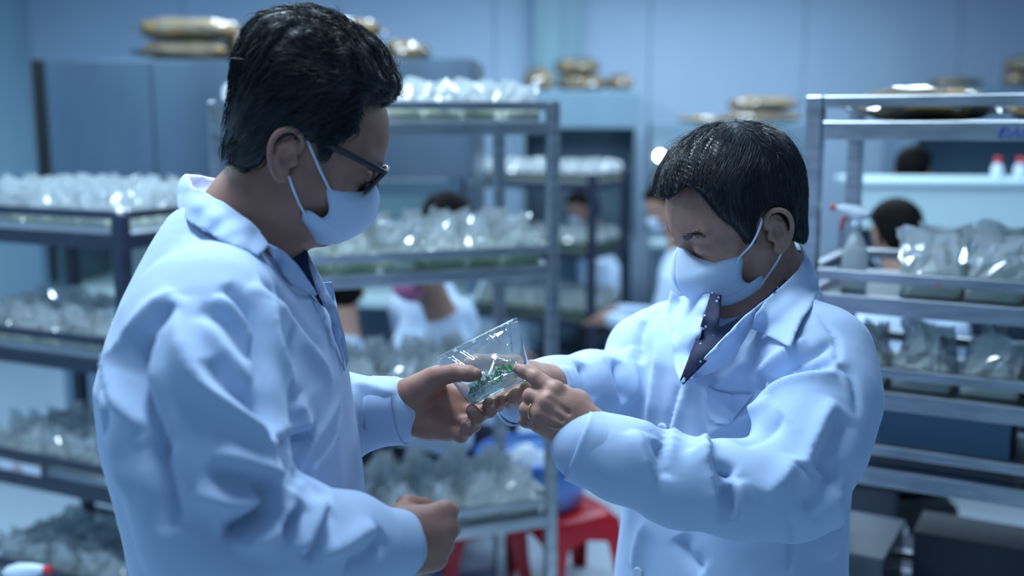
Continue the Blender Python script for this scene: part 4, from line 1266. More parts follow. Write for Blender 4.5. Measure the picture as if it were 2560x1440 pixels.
        MB().tube([fr.w(p) for p in c], [0.0040 if i < 14 else 0.0026 for i in range(len(c))], 8).build('temple_arm', M_BLACKP, g, smooth=True)
        pd = q(931, 452, .014)
        MB().lathe([(0.0001, -0.0012), (0.004, -0.0008), (0.004, 0.0008), (0.0001, 0.0012)], 12, c=tuple(fr.w(pd))).build('nose_pad', M_LENS, g, smooth=True)
    q0 = fr.un(966, 420, 0.0)
    MB().tube([fr.w((q0[0]-.001, y, q0[1]+0.001*(1-abs(y)/.012))) for y in (-.012, -.006, 0, .006, .012)], 0.0022, 8).build('bridge', M_BLACKP, g, smooth=True)
    # ---- hair
    ol = [(560, 400), (558, 385), (563, 330), (570, 270), (579, 222), (587, 142), (613, 80), (653, 38), (720, 20), (769, 23), (831, 40), (898, 77), (945, 104), (976, 149), (997, 195), (1000, 222), (986, 248), (958, 268), (955, 330), (930, 450), (850, 530), (740, 560), (650, 520), (600, 470), (570, 425)]
    out = np.array([fr.un(x, y, 0.0) for x, y in ol])
    hl_ = [(1100, 258), (955, 264), (930, 258), (908, 262), (905, 290), (902, 311), (897, 337), (868, 345), (849, 355), (815, 395), (800, 398), (792, 360), (770, 340), (730, 338), (698, 353), (668, 387), (650, 412), (610, 428), (568, 409), (500, 405), (500, 900), (1100, 900)]
    cut = np.array([fr.un(x, y, -0.072) for x, y in hl_])
    V, F = hair_cap(out, cut, 0.0845, 0.085)
    N = vnormals(V, F)
    def comb(p):    # swept up and back from the forehead, down at the back and sides
        x, y, z = p
        side = min(1, max(0, (0.125 - z)/0.05))*min(1, abs(y)/0.05)
        if x < -0.075: return (-0.2, 0, -1)
        top = np.array([-0.75 + 0.3*math.sin(60*y), 0.35*math.sin(40*x) + 0.25*y/0.08, 0.25])
        return top*(1-side) + np.array([-0.55, 0, -0.75])*side
    # tousled locks as relief on top
    loc = np.clip((V[:, 2]-0.07)/0.06, 0, 1)
    q = V @ np.array([[1, 0.25, 0.2], [0.2, 1, 0.1], [0.1, 0.1, 1.0]])
    rel = np.sin(q[:, 1]*190 + 2.5*np.sin(q[:, 0]*45))*np.sin(q[:, 0]*75 + 2*np.sin(q[:, 1]*60))
    V = V + N*(loc*0.0035*rel + 0.0018*loc*fbm(V, 120, 5))[:, None]
    hair = mesh_obj('hair', fr.w(V), F, M_HAIR_L); ch.append(hair)
    sv, sf = strands(fr, V, F, 5200, comb, 0.034, 0.00055, seed=3, rise=0.006, keep=lambda c: (0.25 + np.clip((c[:, 2]-0.03)/0.06, 0, 1)))
    sv2, sf2 = strands(fr, V, F, 420, comb, 0.028, 0.00032, seed=8, rise=0.013, jitter=0.7, keep=lambda c: np.clip((c[:, 2]-0.06)/0.05, 0.02, 1))
    sv, sf = join_np([(sv, sf), (sv2, sf2)])
    tag(mesh_obj('hair_strands', fr.w(sv), sf, M_HAIR_L, hair), kind='stuff')
    ch = [c for c in ch if c is not None]
    hips = PY(640, 1500, 1.335); hips = np.array([hips[0], hips[1], 0.88])
    before = set(C.objects)
    trousers_and_shoes(root, hips, [np.array([hips[0]+0.02, hips[1]-0.11, 0.0]), np.array([hips[0]-0.02, hips[1]+0.11, 0.0])], (1, 0))
    settle(root, ch)
    return fr, bvh

def settle(root, ch):
    """parts were modelled in room coordinates: parent them without moving them"""
    for c in ch: c.parent = root
    inv = Matrix.Translation(root.location).inverted()
    for c in root.children: c.matrix_parent_inverse = inv
# ------------------------------------------------------------------ the man on the right (three-quarter view, pointing)
def shirt_print():
    m = mat('navy_print_cotton', (0.008, 0.012, 0.05), 0.8)
    n, l = nodes_of(m); b = n['Principled BSDF']
    tc = n.new('ShaderNodeTexCoord'); vo = n.new('ShaderNodeTexVoronoi'); vo.inputs['Scale'].default_value = 85
    l.new(tc.outputs['Object'], vo.inputs['Vector'])
    lt = n.new('ShaderNodeMath'); lt.operation = 'LESS_THAN'; lt.inputs[1].default_value = 0.16
    l.new(vo.outputs['Distance'], lt.inputs[0])
    mx = n.new('ShaderNodeMix'); mx.data_type = 'RGBA'
    mx.inputs[6].default_value = (0.008, 0.012, 0.05, 1); mx.inputs[7].default_value = (0.35, 0.42, 0.6, 1)
    l.new(lt.outputs[0], mx.inputs[0]); l.new(mx.outputs[2], b.inputs['Base Color'])
    return m
def build_right():
    fr = Frame((0, 0, 0), 197.0, 26.0, -3.0, 1.04)
    fr.o = P(1918, 592, 1.55) - fr.R[1]*0.080
    root = empty('person', (float(fr.o[0])+0.05, float(fr.o[1])+0.03, 0))
    tag(root, 'man with combed dark hair and gold ring pointing at the small plastic bag', 'person')
    ch = []
    neck = [(fr.w((-0.018, 0, -0.02)), 0.054), (P(1905, 705, 1.655), 0.059), (P(1885, 810, 1.66), 0.085)]
    head = head_mesh(fr, neck, ear_tilt=6, chub=1.02, chin=-0.078)
    # left hand, pointing; back of the hand to the camera
    K = {'i': P(1388, 978, 1.392), 'm': P(1368, 1004, 1.386), 'r': P(1356, 1032, 1.388), 'p': P(1350, 1058, 1.396)}
    wr = P(1458, 1066, 1.392)
    fing = [
        [(K['i'], 0.0122), (P(1338, 943, 1.402), 0.0100), (P(1311, 929, 1.412), 0.0088), (P(1296, 922, 1.417), 0.0076)],
        [(K['m'], 0.0120), (P(1328, 990, 1.400), 0.0106), (P(1338, 1000, 1.428), 0.0098), (P(1362, 1006, 1.430), 0.0088)],
        [(K['r'], 0.0116), (P(1318, 1023, 1.402), 0.0102), (P(1330, 1030, 1.430), 0.0096), (P(1356, 1034, 1.430), 0.0086)],
        [(K['p'], 0.0108), (P(1316, 1051, 1.408), 0.0094), (P(1328, 1054, 1.430), 0.0088), (P(1352, 1056, 1.430), 0.0080)],
        [(P(1440, 1010, 1.418), 0.0165), (P(1405, 985, 1.436), 0.0130), (P(1370, 985, 1.448), 0.0110), (P(1345, 995, 1.446), 0.0095)]]
    palm = [[(P(1540, 1115, 1.388), 0.030), (wr, 0.0275)]] + [[(wr + (K[c]-K['m'])*0.45, 0.019), (K[c]*0.5+wr*0.5+(K[c]-K['m'])*0.2, 0.0175), (K[c], 0.0132)] for c in 'imrp']
    palm += [[(P(1440, 1010, 1.412), 0.020), (P(1400, 1010, 1.41), 0.018)]]
    subs = [(K['i']*.35+K['m']*.65 + (0, -0.0195, 0.004), K['i']*.25+K['m']*.25+wr*.5+(0, -0.022, 0.004), 0.0018, 0.006), (K['m']*.5+K['r']*.5 + (0, -0.0190, 0), K['m']*.3+K['r']*.3+wr*.4+(0, -0.022, 0), 0.0018, 0.006), (K['p']*.5+K['r']*.5 + (0, -0.0185, 0), K['p']*.3+K['r']*.3+wr*.4+(0, -0.022, 0), 0.0018, 0.006)]
    hl = hand_mesh(fing, palm, subs=subs, extra=[(K['i']+np.array([0, -.004, .003]), 0.0115, .006), (K['m']+np.array([0, -.006, .002]), 0.0112, .006), (K['r']+np.array([0, -.006, .001]), 0.0105, .006), (K['p']+np.array([0, -.004, 0]), 0.0095, .006)], kf=0.004)
    # right hand behind and under the bag
    Q = {'i': P(1300, 930, 1.535), 'm': P(1312, 950, 1.532), 'r': P(1318, 970, 1.530), 'p': P(1318, 990, 1.532)}
    w2 = P(1375, 962, 1.580)
    fing2 = [
        [(Q['i'], 0.0112), (P(1262, 985, 1.505), 0.0098), (P(1240, 1000, 1.488), 0.0090)],
        [(Q['m'], 0.0116), (P(1285, 998, 1.500), 0.0102), (P(1276, 1004, 1.480), 0.0096), (P(1282, 996, 1.466), 0.0090)],
        [(Q['r'], 0.0112), (P(1310, 1000, 1.500), 0.0100), (P(1294, 996, 1.474), 0.0100), (P(1291, 987, 1.462), 0.0092)],
        [(Q['p'], 0.0100), (P(1330, 996, 1.505), 0.0092), (P(1320, 984, 1.480), 0.0086), (P(1314, 970, 1.468), 0.0078)],
        [(P(1330, 935, 1.565), 0.0165), (P(1290, 912, 1.545), 0.0132), (P(1235, 906, 1.530), 0.0118), (P(1195, 906, 1.520), 0.0115), (P(1174, 908, 1.516), 0.0095)]]
    palm2 = [[(P(1440, 970, 1.655), 0.029), (w2, 0.026)]] + [[(w2, 0.020), (Q[c], 0.0145)] for c in 'imrp'] + [[(w2, 0.022), (P(1330, 935, 1.565), 0.018)]]
    hr = hand_mesh(fing2, palm2, kf=0.005)
    T = SDF(P(1860, 900, 1.62)-np.array([0.30, 0.30, 0.75]), P(1860, 900, 1.62)+np.array([0.25, 0.3, 0.2]), 0.010)
    T.chain([(PY(1885, 830, 1.66), 0.075), (PY(1875, 1000, 1.65), 0.09), (PY(1855, 1400, 1.65), 0.09)], k=0.03)
    T.chain([(P(2095, 890, 1.50), 0.05), (P(1975, 1220, 1.42), 0.042), (P(1540, 1115, 1.388), 0.031)], k=0.02)
    T.chain([(P(1600, 870, 1.76), 0.045), (P(1575, 985, 1.745), 0.036), (P(1480, 970, 1.69), 0.034), (P(1440, 965, 1.655), 0.031)], k=0.02)
    V, F = join_np([head, hl, hr, T.mesh()])
    body = mesh_obj('body', V, F, M_SKIN_R); ch.append(body)
    tip, dip = P(1296, 922, 1.417), P(1311, 929, 1.412); nn = nrm(np.array([0.1, -0.62, 0.78]))
    nails(body, [(tip + nn*.0074, tip - dip, nn, .0095, .0085)])
    # gold ring on the ring finger
    a, b = K['r'], P(1318, 1023, 1.402); c = a*0.42+b*0.58; t = nrm(b-a); s_ = nrm(np.cross(t, (0, 0, 1))); u_ = np.cross(s_, t)
    ring = MB(); ring.tube([c + 0.0117*(s_*math.cos(w)+u_*math.sin(w)) for w in np.linspace(0, 2*math.pi, 28)], 0.0013, 8, caps=False)
    ch.append(ring.build('ring', M_GOLD, None, smooth=True))
    # ---- lab coat
    f = nrm((-0.72, -0.69, 0))
    S = SDF(P(1850, 900, 1.62)-np.array([0.42, 0.42, 0.95]), P(1850, 900, 1.62)+np.array([0.32, 0.36, 0.28]), 0.0044)
    tors = [(690, 1930, 1.63, .05, .06), (730, 1915, 1.63, .065, .085), (780, 1888, 1.63, .085, .112), (830, 1872, 1.62, .103, .138), (900, 1860, 1.62, .118, .165), (1000, 1852, 1.62, .127, .178), (1150, 1840, 1.62, .129, .178), (1300, 1828, 1.62, .133, .180), (1440, 1820, 1.62, .138, .188), (1900, 1815, 1.62, .15, .215), (2250, 1810, 1.62, .155, .225)]
    zs, cx, cy, aa, bb = [], [], [], [], []
    for y, x, D, a_, b_ in tors:
        p = PY(x, y, D*0.995+0.015); zs.append(p[2]); cx.append(p[0]); cy.append(p[1]); aa.append(a_); bb.append(b_)
    S.loft(zs, cx, cy, aa, bb, f[:2], 2.4)
    S.chain([(P(1985, 812, 1.56), 0.048), (P(2050, 895, 1.505), 0.066), (P(2060, 1000, 1.465), 0.070), (P(2025, 1110, 1.435), 0.068), (P(1970, 1215, 1.415), 0.064)], k=0.035)
    S.chain([(P(1970, 1222, 1.415), 0.068), (P(1850, 1222, 1.395), 0.061), (P(1700, 1205, 1.385), 0.055), (P(1560, 1150, 1.385), 0.0505), (P(1470, 1115, 1.390), 0.0475)], k=0.02)
    S.chain([(P(1680, 840, 1.74), 0.055), (P(1622, 890, 1.755), 0.062), (P(1590, 990, 1.745), 0.060)], k=0.035)
    S.chain([(P(1575, 985, 1.745), 0.062), (P(1480, 970, 1.69), 0.056), (P(1390, 978, 1.625), 0.050), (P(1310, 985, 1.572), 0.044)], k=0.02)
    # open neck
    S.chain([(P(1880, 700, 1.56), 0.060), (P(1835, 800, 1.49), 0.040), (P(1770, 890, 1.455), 0.020), (P(1715, 945, 1.45), 0.008)], k=0.01, op='sub')
    V, F = S.mesh()
    V = V + vnormals(V, F)*(0.003*fbm(V, 14, 2))[:, None]
    V = apply_folds(V, F, FOLDS_R)
    V = wrinkle(V, F, 9)
    coat = mesh_obj('lab_coat', V, F, M_COAT); ch.append(coat); cp = coat
    bvh = bvh_of(V, F)
    cuff_ring('cuff', P(1520, 1138, 1.387), P(1444, 1108, 1.391), 0.0492, 0.0482, cp, seed=1, side=(0, 1, 0))
    cuff_ring('cuff', P(1345, 982, 1.597), P(1288, 985, 1.558), 0.0465, 0.0452, cp, seed=5, side=(0, 1, 0))
    # collar, lapels, pocket
    coll = [tuple(p) for p in cr([(1996, 604), (2006, 616), (2028, 657), (2044, 703), (2043, 730), (2028, 768), (2008, 797), (1990, 835), (1977, 870)], 4)] + [(1932, 846), (1902, 832), (1878, 819)] + [tuple(p) for p in cr([(1890, 785), (1920, 745), (1961, 709), (1990, 680), (2004, 655), (2004, 628)], 4)]
    patch('collar', coll, M_COAT, cp, ctrl=[(1996, 604, 1.665), (2028, 657, 1.60), (1890, 785, 1.492), (1920, 745, 1.51), (1961, 709, 1.535), (1990, 680, 1.57), (2004, 655, 1.60), (2004, 628, 1.635)] + ctl(bvh, [(2044, 703, .006), (2043, 730, .010), (2028, 768, .012), (2008, 797, .014), (1988, 835, .016), (1977, 868, .018), (1932, 846, .018), (1902, 832, .018), (1880, 819, .020), (1985, 760, .020), (1940, 800, .024), (2010, 720, .016)]), off=0.0, thick=0.004, step=8, wave=0.001)
    lap = [(1924, 741), (1862, 791), (1815, 838), (1771, 884), (1727, 931), (1703, 956)] + [tuple(p) for p in cr([(1710, 956), (1751, 941), (1798, 923), (1830, 903), (1844, 884), (1848, 868), (1862, 846), (1878, 819), (1900, 800)], 3)]
    patch('lapel', lap, M_COAT, cp, ctrl=[(1924, 741, 1.515), (1862, 791, 1.497), (1815, 838, 1.480), (1771, 884, 1.470), (1703, 956, 1.468)] + ctl(bvh, [(1751, 941, .012), (1798, 923, .015), (1830, 903, .016), (1844, 884, .016), (1862, 846, .014), (1880, 819, .012), (1900, 800, .010)]), off=0.0, thick=0.0035, step=8)
    far = [(1678, 727), (1698, 742), (1740, 738), (1783, 734), (1768, 773), (1751, 840), (1733, 890), (1712, 946), (1704, 958), (1690, 930), (1682, 880), (1676, 820), (1668, 770)]
    patch('lapel', far, M_COAT, cp, ctrl=[(1783, 734, 1.575), (1768, 773, 1.55), (1751, 840, 1.512), (1712, 946, 1.470)] + ctl(bvh, [(1680, 745, .010), (1698, 750, .012), (1690, 925, .008), (1682, 880, .010), (1678, 820, .010), (1672, 785, .010)]), off=0.0, thick=0.0035, step=8)
    patch('shirt', [(1778, 730), (1804, 738), (1800, 780), (1797, 816), (1840, 796), (1880, 769), (1922, 736), (1985, 676), (1995, 625), (2003, 628), (2004, 660), (1985, 690), (1945, 728), (1900, 775), (1850, 815), (1780, 890), (1708, 962), (1700, 950), (1725, 885), (1750, 820)], shirt_print(), root,
          ctrl=[(1778, 730, 1.56), (1804, 738, 1.545), (1797, 816, 1.515), (1880, 769, 1.53), (1922, 736, 1.54), (1708, 962, 1.485), (1780, 890, 1.490), (1750, 820, 1.53), (1985, 676, 1.60), (1995, 625, 1.665), (2004, 660, 1.62)], off=0.0, thick=0.003, step=6)
    patch('chest_pocket', [(1773, 966), (1790, 976), (1830, 985), (1882, 984), (1872, 1004), (1850, 1030), (1825, 1062), (1790, 1060), (1768, 1040), (1768, 1000)], M_COAT, cp, bvh=bvh, off=0.004, thick=0.003, step=7)
    for x, y in ((1657, 1070), (1597, 1428)):
        p, n = ray_hit(bvh, x, y)
        if p is None: continue
        n = nrm(n); s_ = nrm(np.cross(n, (0, 0, 1))); u_ = np.cross(s_, n)
        m = MB(); pr = [(0.0001, .0036), (.004, .0036), (.0062, .0042), (.0075, .0034), (.0078, .002), (.0076, 0)]
        m.lathe(pr, 20); m.v = [tuple(p + s_*a + u_*b_ + n*c_) for a, b_, c_ in m.v]
        m.build('button', M_BUTTON, cp, smooth=True)
    # ---- mask
    rdg = np.array([(.092, .020), (.102, .014), (.112, -.004), (.118, -.022), (.117, -.040), (.109, -.058), (.096, -.072), (.080, -.083), (.064, -.088)])
    bk = np.array([(.090, .016, .008), (.086, .004, .019), (.076, -.005, .034), (.062, -.008, .047), (.051, -.005, .0555), (.042, -.008, .0615), (.040, -.018, .0630), (.047, -.032, .0620), (.050, -.043, .0610), (.045, -.053, .0612), (.035, -.055, .0622),
                   (.025, -.052, .0635), (.018, -.056, .0640), (.017, -.065, .0625), (.026, -.072, .0570), (.038, -.080, .044), (.052, -.086, .026)])
    tt = np.linspace(0, 1, 64)
    def resamp(c):
        s = np.concatenate([[0], np.cumsum(np.linalg.norm(np.diff(c, axis=0), axis=1))]); s /= s[-1]
        return np.stack([np.interp(tt, s, c[:, i]) for i in range(c.shape[1])], 1)
    rc, bc = resamp(cr(rdg, 12)), resamp(cr(bk, 8))
    mv, mf = mask_mesh(rc, bc[:, :2], bc[:, 2])
    mo = mesh_obj('face_mask', fr.w(mv), mf, M_MASK); ch.append(mo)
    md = mo.modifiers.new('s', 'SOLIDIFY'); md.thickness = 0.0022; md.offset = 0
    MB().tube([fr.w((a, 0, b)) for a, b in rc[2:-2] + 0.0004], 0.0014, 6).build('mask_seam', M_MASK, mo, smooth=True)
    up, lo_ = bc[int(len(bc)*.36)], bc[int(len(bc)*.71)]
    for s in (-1, 1):
        MB().tube([fr.w(q) for q in cr([(0.000, s*.080, .030), (.008, s*.087, .024), (.028, s*.085, .006), (.044, s*.0665, -.010), (.051, s*.0650, -.017)], 4)], 0.0016, 6).build('ear_loop', M_LOOP, mo, smooth=True)
        MB().tube([fr.w(q) for q in cr([(-.012, s*.082, -.026), (-.004, s*.079, -.036), (.008, s*.070, -.050), (.021, s*.0665, -.059), (.029, s*.0655, -.063)], 4)], 0.0016, 6).build('ear_loop', M_LOOP, mo, smooth=True)
    # ---- hair, combed forward and to the side
    out = cr([(-.078, -.062), (-.096, -.020), (-.118, .045), (-.106, .105), (-.060, .143), (-.010, .157), (.040, .150), (.076, .128), (.092, .104), (.090, .084), (.088, .03), (.06, -.05), (.0, -.09), (-.05, -.09)], 4, closed=True)
    cut = [(.2, .098), (.090, .098), (.080, .106), (.068, .112), (.057, .100), (.053, .072), (.046, .048), (.038, .036), (.032, .016), (.028, .004), (.020, .002), (.012, .028), (-.004, .038), (-.026, .034), (-.036, .008), (-.044, -.026), (-.058, -.044), (-.2, -.046), (-.2, -.4), (.2, -.4)]
    V, F = hair_cap(out, np.array(cut), 0.0835, 0.083, h=0.0021)
    N = vnormals(V, F)
    wh = np.array([-0.045, 0.012, 0.15])
    def comb(p):
        d = p - wh; x, y, z = p
        r = np.array([d[0], d[1], 0.0]); r = r/(np.linalg.norm(r)+.01)
        fwd = np.array([0.85, 0.55 if y > -0.01 else 0.1, -0.25])
        dn = np.array([0.18, 0, -1.0])
        w = min(1, max(0, (0.115-z)/0.05))
        return ((0.35*r + fwd) if x > -0.04 else (r + np.array([0, 0, -.6])))*(1-w) + dn*w
    ph = V[:, 0]*40 + V[:, 1]*330 + 3*np.sin(V[:, 0]*30)
    tp = np.clip((V[:, 2]-0.09)/0.03, 0, 1)
    V = V + N*(tp*0.0006*np.sin(V[:, 0]*1100 + V[:, 1]*250)*np.clip((V[:, 0]+.02)/.03, 0, 1) + 0.0012*fbm(V, 130, 6))[:, None]
    hair = mesh_obj('hair', fr.w(V), F, M_HAIR_R); ch.append(hair)
    sv, sf = strands(fr, V, F, 7500, comb, 0.042, 0.00042, seed=5, rise=0.0032, jitter=0.16)
    sv2, sf2 = strands(fr, V, F, 380, comb, 0.032, 0.00028, seed=9, rise=0.012, jitter=0.6, keep=lambda c: np.clip((c[:, 2]-0.07)/0.05, 0.02, 1))
    sv, sf = join_np([(sv, sf), (sv2, sf2)])
    tag(mesh_obj('hair_strands', fr.w(sv), sf, M_HAIR_R, hair), kind='stuff')
    # eyebrow
    rng = np.random.RandomState(4); ev, ef = [], []
    hb = bvh_of(*head)
    eb = MB()
    for s in (-1, 1):
        for i in range(240):
            t = rng.rand(); x = (0.0925-0.016*t**1.6)*0.93; y = s*(0.014+0.036*t); z = 0.0365+0.0045*math.sin(t*2.4)+rng.normal()*.0017
            loc, nn, _, _ = hb.find_nearest(Vector(fr.w((x, y, z))))
            a_ = np.array(loc); d_ = (np.array([-.3, s*.9, .30-0.45*t]) @ fr.R)
            eb.tube([a_-np.array(nn)*.0005, a_+d_*.003+np.array(nn)*.0004, a_+d_*.006+np.array(nn)*.0002], [.00026, .00022, .0001], 3, caps=False)
    tag(eb.build('eyebrows', M_HAIR_R), kind='stuff'); ch.append(bpy.data.objects['eyebrows'])
    hips = PY(1828, 1440, 1.66); hips = np.array([hips[0], hips[1], 0.76])
    trousers_and_shoes(root, hips, [hips*[1, 1, 0] + np.array([.08, -.07, 0]), hips*[1, 1, 0] + np.array([-.08, .08, 0])], f[:2])
    settle(root, ch)
    return fr, bvh
FR_L, BVH_L = build_left()
FR_R, BVH_R = build_right()
# ------------------------------------------------------------------ the bag in the hands
def held_bag():
    m_f = film_mat('held_bag_film', (0.93, 0.97, 1.0), 0.80, 0.10, 0.05)
    TL, TR, BR, BL = P(1087, 897, 1.462), P(1292, 794, 1.478), P(1330, 942, 1.462), P(1177, 1016, 1.448)
    root = empty('plastic_bag', tuple((BL+BR)/2)); tag(root, 'clear plastic bag of green seedlings held between both men\'s hands', 'bag')
    nrmv = nrm(np.cross(TR-TL, BL-TL)); 
    if nrmv[1] > 0: nrmv = -nrmv
    rng = np.random.RandomState(3)
    nu, nv = 46, 40
    nz = lambda u, v, s: (math.sin(7*u+11*v+s)*0.5 + math.sin(17*u-9*v+2*s)*0.35 + math.sin(5*u*v*6+3*s)*0.35)
    def pt(u, v, side):
        e = TL*(1-u)*(1-v) + TR*u*(1-v) + BR*u*v + BL*(1-u)*v
        b = 0.021*max(0, math.sin(math.pi*u))**0.55*max(0, min(1, (v-0.08)/0.6))**0.8
        if v > 0.9: b *= math.sqrt(max(0, 1-((v-0.9)/0.1)**2*0.85))
        q = e + nrmv*(side*b)
        cr_ = 0.0012*nz(u, v, side*1.7)*min(1, v*5+.25)*min(1, 8*u*(1-u)+.15)
        # creases running from the sealed mouth and a peaked fold over the seedlings
        for (x0, y0, x1, y1, a, w) in ((.10, .0, .22, .45, .006, .035), (.30, .0, .38, .30, -.005, .03), (.62, .0, .70, .28, .006, .04), (.88, .05, .80, .5, .005, .03), (.35, .86, .60, .52, .008, .03), (.60, .52, .82, .72, .008, .03), (.22, .92, .36, .62, .006, .025)):
            dx, dy = x1-x0, y1-y0; t = max(0, min(1, ((u-x0)*dx+(v-y0)*dy)/(dx*dx+dy*dy)))
            d = math.hypot(u-x0-t*dx, v-y0-t*dy); 
            if side > 0: cr_ += a*max(0, 1-d/w)
        return q + nrmv*cr_
    for side, nm in ((1, 'front_film'), (-1, 'back_film')):
        m = MB(); m.grid([[pt(u, v, side) for u in np.linspace(0, 1, nu)] for v in np.linspace(0, 1, nv)])
        m.build(nm, m_f, root, smooth=True)
    # heat seal and gel
    m = MB(); m.tube([pt(u, 0.0, 0) for u in np.linspace(0, 1, 20)], 0.0009, 5); m.build('sealed_edge', m_f, root, smooth=True)
    g = MB(); rows = []
    top = lambda u: 0.80 + 0.02*math.sin(9*u)
    ring = []
    us = np.linspace(0.06, 0.95, 22)
    for k, vv in enumerate((0.0, 0.35, 0.7, 1.0)):
        row = []
        for side in (0.86, -0.86):
            for u in (us if side > 0 else us[::-1]):
                v = top(u)*(1-vv) + 0.985*vv
                e = pt(u, v, 1)*(0.5+side/2) + pt(u, v, -1)*(0.5-side/2); row.append(e)
        row.append(row[0]); rows.append(row)
    g.grid(rows)
    n = len(us); b0 = len(g.v); g.f.append([i for i in range(2*n)][::-1]); 
    M_HG = film_mat('clear_gel', (0.70, 0.84, 0.74), 0.55, 0.40, 0.15)
    g.build('agar_gel', M_HG, root, smooth=True)
    # seedlings: a tuft of little leaves each
    for i in range(15):
        u = 0.08 + 0.86*(i+0.5)/15 + rng.uniform(-.02, .02); v = top(u) + rng.uniform(-.005, .05); sd = rng.uniform(-.2, .75)
        base = pt(u, v, 1)*(0.5+sd/2) + pt(u, v, -1)*(0.5-sd/2)
        m = MB(); upv = nrm((TL+TR)/2-(BL+BR)/2)
        m.tube([base, base+upv*0.006], 0.0007, 5)
        for k in range(9):
            d = nrm(upv*rng.uniform(.0, .9) + rng.normal(size=3)*0.9); L = rng.uniform(.007, .0125); w = L*0.24
            s_ = nrm(np.cross(d, rng.normal(size=3))); o = base + upv*rng.uniform(.0, .007); nn = np.cross(d, s_)
            m.grid([[o - s_*w*a*0.1 , o + nn*.0003, o + s_*w*a*0.1] if a == 0 else [o + d*L*t - s_*w*a, o + d*L*t + nn*.0008, o + d*L*t + s_*w*a] for t, a in ((0, .15), (.35, .9), (.65, .9), (1.0, .12))])
        m.build('seedling', M_LEAF, root, smooth=True)
    inv = Matrix.Translation(root.location).inverted()
    for c in root.children: c.matrix_parent_inverse = inv
held_bag()

# ------------------------------------------------------------------ spray bottles
def spray_bottle(loc, rz, label, s=1.0):
    root = empty('spray_bottle', tuple(map(float, loc)), rz); root.scale = (s, s, s); tag(root, label, 'bottle')
    M_BOT = film_mat('frosted_bottle', (0.80, 0.90, 1.0), 0.35, 0.55, 0.25)
    MB().lathe([(.0001, 0), (.036, 0), (.040, .006), (.040, .095), (.036, .125), (.022, .160), (.0135, .178), (.0135, .195)], 24).build('bottle', M_BOT, root, smooth=True)
    MB().lathe([(.0001, .212), (.016, .212), (.0165, .208), (.0165, .186), (.0001, .186)], 20).build('collar_cap', M_WHITEP, root, smooth=True)
    h = MB(); rows = []
    for x, z0, z1, w in ((-.040, .232, .240, .009), (-.030, .222, .252, .012), (0, .212, .262, .014), (.030, .224, .264, .012), (.055, .238, .262, .010), (.070, .243, .259, .008)):
        rows.append([(x, w*math.cos(a), (z0+z1)/2+(z1-z0)/2*math.sin(a)) for a in np.linspace(0, 2*math.pi, 13)])
    h.grid(rows); h.f.append(list(range(12))); h.f.append([65+i for i in range(12)][::-1])
    hd = h.build('spray_head', M_WHITEP, root, smooth=True)
    MB().tube([(.068, 0, .251), (.084, 0, .251)], 0.0095, 12).build('nozzle', M_REDP, hd, smooth=False)
    MB().tube([(.034, 0, .232), (.044, 0, .215), (.046, 0, .195), (.052, 0, .182)], [.006, .006, .0055, .004], 8).build('trigger', M_REDP, hd, smooth=True)
    return root
q = P(78, 1425, 2.62); 
def stool(loc, rz, label, m, h=0.45, w=0.15, group=None):
    root = empty('plastic_stool', (float(loc[0]), float(loc[1]), 0), rz); tag(root, label, 'stool', group)
    t = MB(); n = 28; rows = []
    for k, z in ((0.0, h-0.004), (.55, h-0.002), (.92, h), (1.0, h-0.010), (1.03, h-0.035), (1.02, h-0.036), (.97, h-.012)):
        rows.append([(w*k*math.copysign(abs(math.cos(a))**.45, math.cos(a)), w*k*math.copysign(abs(math.sin(a))**.45, math.sin(a)), z) for a in np.linspace(0, 2*math.pi, n)])
    t.grid(rows); t.build('seat', m, root, smooth=True)
    for sx in (-1, 1):
        for sy in (-1, 1):
            l = MB(); a, b = w*0.98, w*1.22
            for (ax, ay) in ((1, 0), (0, 1)):
                pts = []
                for z, r, ww in ((h-.02, a, .085), (h-.10, a+.012, .060), (h*.45, (a+b)/2, .048), (0, b, .036)):
                    cx, cy = sx*r, sy*r
                    pts.append([(cx, cy, z), (cx - (sx*ww if ax else 0), cy - (sy*ww if ay else 0), z)])
                l.grid(pts)
            l.build('leg', m, root, smooth=False, solid=0.006)
    for k in range(4):
        ap = MB(); a = w*1.0; c, s_ = round(math.cos(k*math.pi/2)), round(math.sin(k*math.pi/2))
        R = lambda x, y, z: (c*x - s_*y, s_*x + c*y, z)
        ap.grid([[R(a+.002, -a*.9, h-.025), R(a+.002, 0, h-.025), R(a+.002, a*.9, h-.025)], [R(a+.010, -a*.9, h-.10), R(a+.008, 0, h-.075), R(a+.010, a*.9, h-.10)]])
        ap.build('apron', m, root, solid=0.005)
    return root
stool((q[0]-0.02, q[1]+0.02), 0.2, 'low blue stool under the spray bottle in the bottom left corner', M_BLUEP, h=max(0.1, q[2]-0.245), w=0.13)
spray_bottle((q[0]-0.03, q[1], max(0.1, q[2]-0.245)), -0.15, 'white spray bottle with red nozzle in the bottom left corner')
w = rotv(0.10, 0.10, RZ_R) + pr_
spray_bottle((w[0], w[1], 1.242), RZ_R + 3.0, 'white spray bottle with red trigger on the right-hand cart', 0.72)

